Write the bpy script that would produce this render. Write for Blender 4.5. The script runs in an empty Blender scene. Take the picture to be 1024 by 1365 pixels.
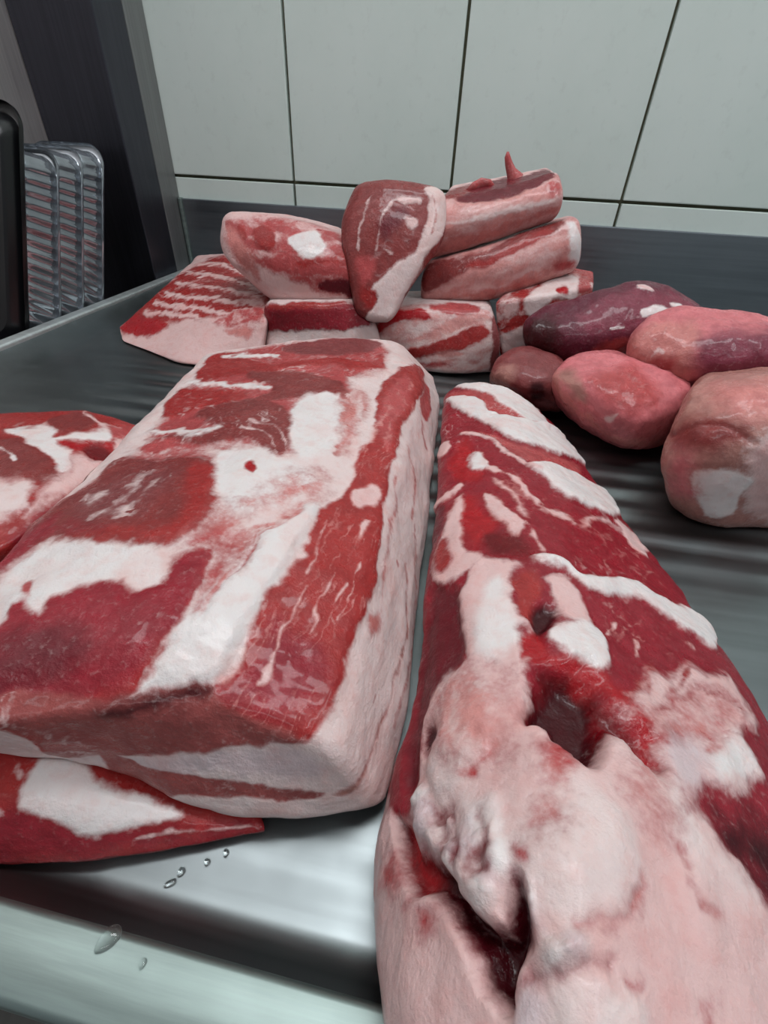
import bpy, math, numpy as np
from mathutils import Matrix, Vector

# ---------------------------------------------------------------- camera
scene = bpy.context.scene
col = scene.collection
cam_data = bpy.data.cameras.new('camera')
cam = bpy.data.objects.new('camera', cam_data)
col.objects.link(cam)
cam_data.sensor_fit = 'VERTICAL'
cam_data.sensor_height = 36.0
cam_data.lens = 36.0 * 635.5147 / 1365.0
cam_data.clip_start = 0.01
pitch, yaw, roll = math.radians(37.8729), math.radians(9.3197), math.radians(2.6864)
fw = Vector((-math.sin(yaw), math.cos(yaw), 0))
rt = Vector((math.cos(yaw), math.sin(yaw), 0))
up = Vector((0, 0, 1))
f2 = fw * math.cos(pitch) - up * math.sin(pitch)
u2 = fw * math.sin(pitch) + up * math.cos(pitch)
r3 = rt * math.cos(roll) + u2 * math.sin(roll)
u3 = u2 * math.cos(roll) - rt * math.sin(roll)
m = Matrix((r3, u3, -f2)).transposed().to_4x4()
m.translation = Vector((0.31499, -0.87942, 0.20487))
cam.matrix_world = m
scene.camera = cam
cam_data.dof.use_dof = False

# ---------------------------------------------------------------- light
world = bpy.data.worlds.new('world')
scene.world = world
world.use_nodes = True
bg = world.node_tree.nodes['Background']
bg.inputs[0].default_value = (0.85, 0.93, 1.0, 1)
bg.inputs[1].default_value = 0.29
scene.view_settings.view_transform = 'Standard'
scene.view_settings.look = 'None'
scene.view_settings.exposure = -0.26
scene.view_settings.gamma = 1.0
scene.view_settings.use_curve_mapping = False
LAMPS = [  # centre x, y, z, length, width, watts
    (0.30, -0.44, 1.55, 1.05, 0.22, 10.0),
    (0.30, -1.75, 1.55, 1.05, 0.22, 2.5),
    (1.22, -0.80, 1.55, 0.22, 1.05, 7.0),  # added unseen lamp, brightens faces turned to the right
]

# ---------------------------------------------------------------- helpers
def S(r, g, b):
    def l(c):
        c /= 255.0
        return c / 12.92 if c <= 0.04045 else ((c + 0.055) / 1.055) ** 2.4
    return (l(r), l(g), l(b))

def tag(o, label=None, cat=None, group=None, kind=None):
    if label: o['label'] = label
    if cat: o['category'] = cat
    if group: o['group'] = group
    if kind: o['kind'] = kind
    return o

def mesh_obj(name, verts, faces, mat, parent=None, smooth=False, loc=None):
    me = bpy.data.meshes.new(name)
    me.from_pydata([tuple(v) for v in verts], [], [tuple(f) for f in faces])
    me.materials.append(mat)
    if smooth:
        me.polygons.foreach_set('use_smooth', [True] * len(me.polygons))
    o = bpy.data.objects.new(name, me)
    col.objects.link(o)
    if parent: o.parent = parent
    if loc is not None: o.location = loc
    return o

def empty(name, loc=(0, 0, 0)):
    o = bpy.data.objects.new(name, None)
    col.objects.link(o)
    o.location = loc
    return o

class NT:
    """tiny node-graph helper"""
    def __init__(self, name):
        self.m = bpy.data.materials.new(name)
        self.m.use_nodes = True
        self.t = self.m.node_tree
        self.b = self.t.nodes['Principled BSDF']
    def n(self, kind, **kw):
        x = self.t.nodes.new(kind)
        for k, v in kw.items():
            if k.startswith('i_'):
                key = k[2:]
                key = int(key) if key.isdigit() else key.replace('_', ' ')
                if hasattr(v, 'node'): self.t.links.new(v, x.inputs[key])
                else: x.inputs[key].default_value = v
            else: setattr(x, k, v)
        return x
    def math(self, op, a, b=None, c=None, clamp=False):
        x = self.t.nodes.new('ShaderNodeMath'); x.operation = op; x.use_clamp = clamp
        for i, v in enumerate((a, b, c)):
            if v is None: continue
            if hasattr(v, 'node'): self.t.links.new(v, x.inputs[i])
            else: x.inputs[i].default_value = v
        return x.outputs[0]
    def mix(self, f, a, b, mode='MIX'):
        x = self.t.nodes.new('ShaderNodeMix'); x.data_type = 'RGBA'; x.blend_type = mode
        for k, v in ((0, f), (6, a), (7, b)):
            if hasattr(v, 'node'): self.t.links.new(v, x.inputs[k])
            else: x.inputs[k].default_value = v if k == 0 else (*v[:3], 1)
        return x.outputs[2]
    def noise(self, scale, detail=3, rough=.55, vec=None):
        x = self.n('ShaderNodeTexNoise')
        x.inputs['Scale'].default_value = scale
        x.inputs['Detail'].default_value = detail
        x.inputs['Roughness'].default_value = rough
        if vec is None:
            vec = self.n('ShaderNodeTexCoord').outputs['Object']
        self.t.links.new(vec, x.inputs['Vector'])
        return x.outputs[0]
    def mapped(self, scale, rot=(0, 0, 0)):
        c = self.n('ShaderNodeTexCoord')
        mp = self.n('ShaderNodeMapping')
        mp.inputs['Scale'].default_value = scale
        mp.inputs['Rotation'].default_value = rot
        self.t.links.new(c.outputs['Object'], mp.inputs['Vector'])
        return mp.outputs[0]
    def ramp(self, v, lo, hi, a=0.0, b=1.0, smooth=True):
        x = self.n('ShaderNodeMapRange')
        if smooth: x.interpolation_type = 'SMOOTHSTEP'
        for i, k in enumerate((v, lo, hi, a, b)):
            if hasattr(k, 'node'): self.t.links.new(k, x.inputs[i])
            else: x.inputs[i].default_value = k
        return x.outputs[0]
    def set(self, **kw):
        for k, v in kw.items():
            key = k.replace('_', ' ')
            if hasattr(v, 'node'): self.t.links.new(v, self.b.inputs[key])
            else: self.b.inputs[key].default_value = (*v, 1) if isinstance(v, tuple) and len(v) == 3 and 'Radius' not in key else v
        return self
    def bump(self, h, strength=.3, dist=.002):
        x = self.n('ShaderNodeBump')
        x.inputs['Strength'].default_value = strength
        x.inputs['Distance'].default_value = dist
        self.t.links.new(h, x.inputs['Height'])
        self.t.links.new(x.outputs[0], self.b.inputs['Normal'])
        return self

# ---------------------------------------------------------------- materials
def steel(name, base, rough, sc=(6, 400, 400), bump=.04, wear=.1):
    t = NT(name)
    br = t.noise(1.0, 4, .6, t.mapped(sc))
    cl = t.noise(9.0, 4, .6)
    c = t.mix(t.ramp(br, .3, .7), tuple(v * (1 - wear) for v in base), tuple(min(1, v * (1 + wear)) for v in base))
    c = t.mix(t.ramp(cl, .35, .7, 0, .25), c, tuple(v * .7 for v in base))
    r = t.math('ADD', t.ramp(cl, .3, .7, rough - .05, rough + .06), t.ramp(br, .3, .7, -.03, .03))
    t.set(Base_Color=c, Metallic=1.0, Roughness=r)
    t.bump(br, bump, .0006)
    return t.m

M = {}
M['steel'] = steel('brushed_steel', S(146, 153, 158), .36, (5, 200, 200), .01, .06)
M['steel_floor'] = steel('worktop_steel', S(124, 130, 131), .37, (4, 160, 160), .004, .05)
M['steel_lip'] = steel('lip_steel', S(200, 206, 206), .55, (14, 240, 240), .03, .1)
M['steel_rim'] = steel('rim_steel', S(148, 162, 158), .5, (14, 240, 240), .03, .14)
M['steel_dark'] = steel('dark_cabinet_steel', S(84, 84, 92), .40, (260, 260, 5), .02)
M['steel_panel'] = steel('cabinet_panel_steel', S(205, 200, 198), .6, (200, 200, 4), .02)
M['steel_strip'] = steel('cabinet_edge_steel', S(150, 150, 150), .55, (300, 300, 5))

def tile_material():
    t = NT('glazed_wall_tile')
    a = t.noise(5.0, 5, .6); b = t.noise(60.0, 3, .6)
    c = t.mix(t.ramp(a, .3, .7), S(208, 220, 213), S(216, 226, 220))
    c = t.mix(t.ramp(b, .55, .75, 0, .35), c, S(198, 207, 201))
    t.set(Base_Color=c, Roughness=.38)
    t.bump(a, .05, .001)
    return t.m
M['tile'] = tile_material()
def plain(name, rgb, rough=.6, var=.15, scale=40, **kw):
    t = NT(name)
    a = t.noise(scale, 4, .6)
    c = t.mix(t.ramp(a, .3, .7), tuple(v * (1 - var) for v in S(*rgb)), tuple(v * (1 + var) for v in S(*rgb)))
    t.set(Base_Color=c, Roughness=rough, **kw)
    t.bump(a, .1, .001)
    return t.m
M['grout'] = plain('olive_grout', (100, 98, 78), .9)
M['ceiling'] = plain('ceiling_paint', (120, 125, 128), .9, .03)
M['housing'] = plain('lamp_housing', (190, 192, 195), .5, .03)
M['black_plastic'] = plain('black_glossy_plastic', (10, 10, 13), .3, .1)
M['clear_plastic'] = None
def clear():
    t = NT('clear_tray_plastic')
    a = t.noise(30, 3, .5)
    t.set(Base_Color=t.mix(t.ramp(a, .3, .7), S(150, 157, 164), S(182, 188, 194)), Roughness=.12, Metallic=.8, Alpha=.9, Specular_IOR_Level=.8)
    t.bump(a, .1, .001)
    return t.m
M['clear_plastic'] = clear()
def emit():
    t = NT('lamp_diffuser')
    t.set(Base_Color=(.9, .9, .9), Emission_Color=(.93, .97, 1.0), Emission_Strength=6.0)
    return t.m
M['diffuser'] = emit()
def water():
    t = NT('water_drop')
    t.set(Base_Color=(.95, .97, .97), Roughness=.02, IOR=1.33, Transmission_Weight=1.0)
    t.bump(t.noise(60), .02, .0005)
    return t.m
M['water'] = water()

def meat_material():
    t = NT('raw_pork')
    lean = t.n('ShaderNodeAttribute', attribute_name='lean').outputs['Color']
    fat = t.n('ShaderNodeAttribute', attribute_name='fat').outputs['Color']
    mk = t.n('ShaderNodeAttribute', attribute_name='mask').outputs['Fac']
    n1 = t.noise(420, 4, .6)
    n2 = t.noise(130, 4, .6)
    n3 = t.noise(900, 2, .5)
    edge = t.math('ADD', mk, t.math('MULTIPLY', t.math('SUBTRACT', n1, .5), 1.1))
    edge = t.math('ADD', edge, t.math('MULTIPLY', t.math('SUBTRACT', n2, .5), .9))
    fm = t.ramp(edge, -.8, .8)
    lv = t.mix(t.ramp(n2, .35, .65, 0, .4), lean, t.mix(1.0, lean, (.52, .36, .40), 'MULTIPLY'))
    lv = t.mix(t.math('MULTIPLY', t.ramp(n1, .54, .74, 0, .24), t.ramp(mk, -2.0, -1.2, .12, 1.0)), lv, t.mix(.5, lean, fat))
    fv = t.mix(t.ramp(n2, .45, .72, 0, .5), fat, t.mix(1.0, fat, (.96, .76, .74), 'MULTIPLY'))
    c = t.mix(fm, lv, fv)
    rough = t.math('ADD', t.ramp(fm, 0, 1, .34, .42), t.ramp(n2, .3, .7, -.1, .14))
    t.set(Base_Color=c, Roughness=rough, Specular_IOR_Level=.22, Coat_Weight=.17, Coat_Roughness=.10,
          Subsurface_Weight=t.ramp(fm, 0, 1, .06, .16), Subsurface_Scale=.004)
    t.b.inputs['Subsurface Radius'].default_value = (1.0, .45, .35)
    n5 = t.noise(55, 3, .55)
    h = t.math('ADD', t.math('MULTIPLY', n2, .8), t.math('MULTIPLY', n1, .5))
    h = t.math('ADD', h, t.math('MULTIPLY', n5, .8))
    h = t.math('ADD', h, t.math('MULTIPLY', n3, .15))
    t.bump(h, .45, .0022)
    return t.m
M['meat'] = meat_material()

# ---------------------------------------------------------------- setting
def box_geo(x0, x1, y0, y1, z0, z1, bev=0.0):
    if bev <= 0:
        v = [(x, y, z) for z in (z0, z1) for y in (y0, y1) for x in (x0, x1)]
        f = [(0, 2, 3, 1), (4, 5, 7, 6), (0, 1, 5, 4), (2, 6, 7, 3), (0, 4, 6, 2), (1, 3, 7, 5)]
        return v, f
    import bmesh
    bm = bmesh.new()
    bmesh.ops.create_cube(bm, size=1)
    for w in bm.verts:
        w.co = Vector(((x0 + x1) / 2 + w.co.x * (x1 - x0), (y0 + y1) / 2 + w.co.y * (y1 - y0), (z0 + z1) / 2 + w.co.z * (z1 - z0)))
    bmesh.ops.bevel(bm, geom=bm.edges[:], offset=bev, segments=2, affect='EDGES', profile=.6)
    v = [tuple(w.co) for w in bm.verts]
    bm.verts.index_update()
    f = [tuple(w.index for w in fc.verts) for fc in bm.faces]
    bm.free()
    return v, f

WALL_L, WALL_R = -0.70, 1.50
TILE_W, G = 0.25, 0.0042
GROUT_Z = 0.1471
v, f = box_geo(WALL_L, WALL_R, 0.008, 0.05, -0.86, 1.62)
wall = tag(mesh_obj('wall_back', v, f, M['grout']), 'back wall of pale glazed tiles with dark olive grout', kind='structure')
tile_mesh = {}
for row, (z0, z1) in enumerate(((-0.25, GROUT_Z), (GROUT_Z, GROUT_Z + .40), (GROUT_Z + .40, GROUT_Z + .80), (GROUT_Z + .80, GROUT_Z + 1.20))):
    for k in range(-3, 6):
        x0, x1 = k * TILE_W, (k + 1) * TILE_W
        x0, x1 = max(x0, WALL_L), min(x1, WALL_R)
        key = (round(x1 - x0, 4), row == 0)
        cx, cz = (x0 + x1) / 2, (z0 + z1) / 2
        if key not in tile_mesh:
            hw, hz = (x1 - x0) / 2 - G / 2, (z1 - z0) / 2 - G / 2
            v, f = box_geo(-hw, hw, -.0005, .0095, -hz, hz, .0012)
            o = mesh_obj('tile', v, f, M['tile'], wall)
            tile_mesh[key] = o.data
        else:
            o = bpy.data.objects.new('tile', tile_mesh[key]); col.objects.link(o); o.parent = wall
        o.location = (cx, 0, cz)

M['floor'] = plain('floor_tile_grey', (110, 108, 104), .5, .12, 20)
v, f = box_geo(WALL_L, WALL_R, -2.6, 0.05, -.92, -.86)
tag(mesh_obj('floor', v, f, M['floor']), 'grey floor below the worktop', kind='structure')
# ceiling with two lamps and an added fill lamp at the right
v, f = box_geo(WALL_L, WALL_R, -2.6, 0.05, 1.62, 1.68)
tag(mesh_obj('ceiling', v, f, M['ceiling']), 'matt grey ceiling above the worktop', kind='structure')
for (x, y, z, L, Wd, P) in LAMPS:
    e = tag(empty('ceiling_lamp', (x, y, z)), 'long white ceiling lamp over the ' + ('right end of the worktop, added as side fill' if x > 1 else 'middle of the worktop' if y > -1 else 'floor in front of the worktop'), 'lamp')
    v, f = box_geo(-L / 2 - .03, L / 2 + .03, -Wd / 2 - .03, Wd / 2 + .03, .012, .07, .01)
    mesh_obj('housing', v, f, M['housing'], e)
    v, f = box_geo(-L / 2, L / 2, -Wd / 2, Wd / 2, -.002, .0119, .004)
    mesh_obj('diffuser', v, f, M['diffuser'], e)
    ld = bpy.data.lights.new('lamp_light', 'AREA')
    ld.shape = 'RECTANGLE'; ld.size = L; ld.size_y = Wd; ld.energy = P; ld.color = (.95, .98, 1.0)
    lo = bpy.data.objects.new('lamp_light', ld); col.objects.link(lo); lo.parent = e; lo.location = (0, 0, -.006)

# worktop: pressed steel, ribbed draining area, lips and backsplash
STEEL_TOP = 0.1164
wt = tag(empty('worktop', (0.35, -0.43, 0)), 'brushed stainless steel worktop with raised rim and ribbed draining area', 'worktop')
def wt_obj(name, v, f, mat, smooth=False):
    o = mesh_obj(name, [(a - .35, b + .43, c) for a, b, c in v], f, mat, wt, smooth)
    return o
nx, ny = 60, 420
X0, X1, Y0, Y1 = -0.188, 1.30, -0.8575, -0.006
xs = np.linspace(X0, X1, nx); ys = np.linspace(Y0, Y1, ny)
gx, gy = np.meshgrid(xs, ys)
ss = lambda a, b, t: (lambda q: q * q * (3 - 2 * q))(np.clip((t - a) / (b - a), 0, 1))
rib = .0009 * np.cos(gy * 2 * np.pi / .026) * ss(-.66, -.60, gy) * ss(-.10, -.16, gy) * ss(-.05, 0.02, gx)
wav = .0004 * np.sin(gx * 23 + gy * 9) + .0003 * np.sin(gx * 11 - gy * 31)
cove = .012 * np.clip((Y0 + .014 - gy) / .014, 0, 1) ** 2 + .012 * np.clip((X0 + .012 - gx) / .012, 0, 1) ** 2
gz = rib + wav - .0016 + cove
V = np.stack([gx, gy, gz], -1).reshape(-1, 3)
F = [(j * nx + i, j * nx + i + 1, (j + 1) * nx + i + 1, (j + 1) * nx + i) for j in range(ny - 1) for i in range(nx - 1)]
wt_obj('basin', V, F, M['steel_floor'], True)
v, f = box_geo(-.203, -.186, -.878, -.002, -.03, .014, .003); wt_obj('side_lip', v, f, M['steel_lip'], True)
# front rim: a rolled edge, profile swept along x
prof = [(-.8568, -.02), (-.8570, .007), (-.8576, .0110), (-.8586, .0130), (-.8600, .0135), (-.8690, .0136), (-.8765, .0135), (-.8783, .0125), (-.8790, .009), (-.879, -.004), (-.879, -.06)]
v = [(x, a, b) for x in (-.186, 1.30) for a, b in prof]
n = len(prof)
f = [(i, i + 1, n + i + 1, n + i) for i in range(n - 1)]
wt_obj('front_rim', v, f, M['steel_rim'], True)
v, f = box_geo(-.186, 1.30, -.8775, -.872, -.34, -.002, .0015); wt_obj('front_apron', v, f, M['steel_rim'])
v, f = box_geo(-.198, 1.30, -.0065, -.0008, -.02, STEEL_TOP, .0015); wt_obj('backsplash', v, f, M['steel'])
v, f = box_geo(-.2025, -.196, -.011, -.0008, -.02, STEEL_TOP + .001, .002); wt_obj('corner_weld', v, f, M['steel_rim'])

# dark steel cabinet to the left
cb = tag(empty('cabinet', (-0.26, -0.06, -0.25)), 'tall dark steel cabinet corner post beside the tiled wall', 'cabinet')
def cb_obj(name, x0, x1, y0, y1, z0, z1, mat, bev=.002):
    v, f = box_geo(x0 + .26, x1 + .26, y0 + .06, y1 + .06, z0 + .25, z1 + .25, bev)
    return mesh_obj(name, v, f, mat, cb)
cb_obj('edge_strip', -.3245, -.2035, -.052, -.0015, -.25, 1.5, M['steel_strip'])
cb_obj('corner_post', -.3245, -.2035, -.118, -.0525, -.25, 1.5, M['steel_dark'])
v, f = box_geo(-.36, -.325, -1.2, -.0015, -.86, 1.5, .002)
tag(mesh_obj('wall_left', v, f, M['steel_panel']), 'dull grey steel panel at the left', kind='structure')
v, f = box_geo(0, .1205, 0, .88, 0, .213, .002)
tag(mesh_obj('steel_ledge', v, f, M['steel_dark'], None, False, (-.3243, -1.0, -.25)), 'dark steel ledge under the leaning trays', 'ledge')

# ---------------------------------------------------------------- meat engine
def hash3(i, j, k, seed):
    h = (i.astype(np.int64) * 374761393 + j.astype(np.int64) * 668265263 + k.astype(np.int64) * 2147483647 + seed * 974634777) & 0xffffffff
    h = ((h ^ (h >> 13)) * 1274126177) & 0xffffffff
    h = ((h ^ (h >> 16)) * 2246822519) & 0xffffffff
    return ((h ^ (h >> 15)) & 0xffff) / 32767.5 - 1.0

def noise3(p, seed=0):
    q = np.floor(p); t = p - q; t = t * t * (3 - 2 * t)
    q = q.astype(np.int64)
    r = 0
    for a in (0, 1):
        for b in (0, 1):
            for c in (0, 1):
                w = (t[:, 0] if a else 1 - t[:, 0]) * (t[:, 1] if b else 1 - t[:, 1]) * (t[:, 2] if c else 1 - t[:, 2])
                r = r + w * hash3(q[:, 0] + a, q[:, 1] + b, q[:, 2] + c, seed)
    return r

def fbm(p, scale, seed=0, octaves=3):
    r = 0; a = 1.0; tot = 0
    for o in range(octaves):
        r = r + a * noise3(p * scale * (2 ** o) + 17.3 * o, seed + o); tot += a; a *= .5
    return r / tot

def sstep(a, b, x):
    q = np.clip((x - a) / (b - a), 0, 1)
    return q * q * (3 - 2 * q)

def spline_w(t, n):
    """Catmull-Rom weights (N, n) for t in 0..1 over n control values"""
    t = np.clip(t, 0, 1)
    if n == 1: return np.ones((len(t), 1))
    Wt = np.zeros((len(t), n)); r = np.arange(len(t))
    s = t * (n - 1); i = np.minimum(s.astype(int), n - 2); u = s - i
    if n == 2:
        Wt[r, 0] = 1 - u; Wt[r, 1] = u; return Wt
    c = (-.5 * u ** 3 + u ** 2 - .5 * u, 1.5 * u ** 3 - 2.5 * u ** 2 + 1, -1.5 * u ** 3 + 2 * u ** 2 + .5 * u, .5 * u ** 3 - .5 * u ** 2)
    for k in range(4):
        idx = i - 1 + k
        lo = idx < 0; hi = idx > n - 1
        ok = ~(lo | hi)
        np.add.at(Wt, (r[ok], idx[ok]), c[k][ok])
        # linear extrapolation at the ends
        np.add.at(Wt, (r[lo], np.zeros(lo.sum(), int)), 2 * c[k][lo]); np.add.at(Wt, (r[lo], np.ones(lo.sum(), int)), -c[k][lo])
        np.add.at(Wt, (r[hi], np.full(hi.sum(), n - 1)), 2 * c[k][hi]); np.add.at(Wt, (r[hi], np.full(hi.sum(), n - 2)), -c[k][hi])
    return Wt

def lattice_body(face, back, step, rad):
    """closed rounded body between a face grid and a back grid (rows, cols, 3)"""
    face = np.asarray(face, float); back = np.asarray(back, float)
    R, C_ = face.shape[:2]
    su = np.mean([np.linalg.norm(np.diff(g, axis=1), axis=2).sum(1).mean() for g in (face, back)])
    sv = np.mean([np.linalg.norm(np.diff(g, axis=0), axis=2).sum(0).mean() for g in (face, back)])
    sw = np.linalg.norm(face - back, axis=2).mean()
    sw = max(sw, .006)
    n = [max(6, int(round(s / step))) for s in (su, sv, sw)]
    a, b, c = n
    ids = {}
    pts = []
    def grid(u, v, fix, val):
        return u, v
    quads = []
    key = lambda i, j, k: (i * (b + 1) + j) * (c + 1) + k
    for ax, val in ((0, 0), (0, a), (1, 0), (1, b), (2, 0), (2, c)):
        o = [x for x in (0, 1, 2) if x != ax]
        I, J = np.meshgrid(np.arange(n[o[0]]), np.arange(n[o[1]]), indexing='ij')
        def idx(di, dj):
            q = [None] * 3; q[ax] = np.full(I.shape, val); q[o[0]] = I + di; q[o[1]] = J + dj
            return key(*q)
        Q = np.stack([idx(0, 0), idx(1, 0), idx(1, 1), idx(0, 1)], -1).reshape(-1, 4)
        flip = (val == 0) != (ax == 1)
        quads.append(Q[:, ::-1] if flip else Q)
    Q = np.concatenate(quads)
    uniq, inv = np.unique(Q, return_inverse=True)
    Q = inv.reshape(-1, 4)
    k = uniq % (c + 1); j = (uniq // (c + 1)) % (b + 1); i = uniq // ((c + 1) * (b + 1))
    p = np.stack([i / a, j / b, k / c], -1) * 2 - 1
    half = np.array([su, sv, sw]) / 2
    rr = np.minimum(np.array([rad if np.isscalar(rad) else rad[x] for x in range(3)]) / half, .98)
    q = np.clip(p, -(1 - rr), 1 - rr)
    d = (p - q) / rr
    ln = np.linalg.norm(d, axis=1, keepdims=True); ln[ln < 1e-9] = 1
    p = q + rr * d / np.where(ln > 1e-8, ln, 1) * np.max(np.abs(d), axis=1, keepdims=True)
    uvw = (p + 1) / 2
    Wu = spline_w(uvw[:, 0], C_); Wv = spline_w(uvw[:, 1], R)
    fp = np.einsum('nv,nu,vux->nx', Wv, Wu, face)
    bp = np.einsum('nv,nu,vux->nx', Wv, Wu, back)
    P = bp + (fp - bp) * uvw[:, 2:3]
    vol = np.einsum('ij,ij->i', P[Q[:, 0]], np.cross(P[Q[:, 1]], P[Q[:, 2]])).sum() + np.einsum('ij,ij->i', P[Q[:, 0]], np.cross(P[Q[:, 2]], P[Q[:, 3]])).sum()
    if vol < 0: Q = Q[:, ::-1].copy()
    return P, Q, uvw

def normals(P, Q):
    nf = np.cross(P[Q[:, 2]] - P[Q[:, 0]], P[Q[:, 3]] - P[Q[:, 1]])
    nv = np.zeros_like(P)
    for k in range(4): np.add.at(nv, Q[:, k], nf)
    return nv / np.maximum(np.linalg.norm(nv, axis=1, keepdims=True), 1e-12)

def smooth_closed(p, closed=True, sub=3):
    p = np.asarray(p, float); n = len(p); out = []
    for i in range(n if closed else n - 1):
        g = lambda k: p[k % n] if closed else p[min(max(k, 0), n - 1)]
        a, b, c, d = g(i - 1), g(i), g(i + 1), g(i + 2)
        for s in range(sub):
            t = s / sub
            out.append(.5 * (2 * b + (c - a) * t + (2 * a - 5 * b + 4 * c - d) * t * t + (3 * b - a - 3 * c + d) * t ** 3))
    if not closed: out.append(p[-1])
    return np.array(out)

def seg_dist(xy, poly, closed=True):
    A = poly if closed else poly[:-1]
    B = np.roll(poly, -1, 0) if closed else poly[1:]
    best = np.full(len(xy), 1e9); cr = np.zeros(len(xy), bool)
    for a, b in zip(A, B):
        ab = b - a; L = ab @ ab
        if L < 1e-14: continue
        t = np.clip(((xy - a) @ ab) / L, 0, 1)
        dd = ((xy - a - t[:, None] * ab) ** 2).sum(1)
        best = np.minimum(best, dd)
        if closed:
            s = (a[1] > xy[:, 1]) != (b[1] > xy[:, 1])
            if ab[1] != 0:
                xi = a[0] + (xy[:, 1] - a[1]) / ab[1] * ab[0]
                cr ^= s & (xy[:, 0] < xi)
    d = np.sqrt(best)
    return np.where(cr, d, -d) if closed else d

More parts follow.
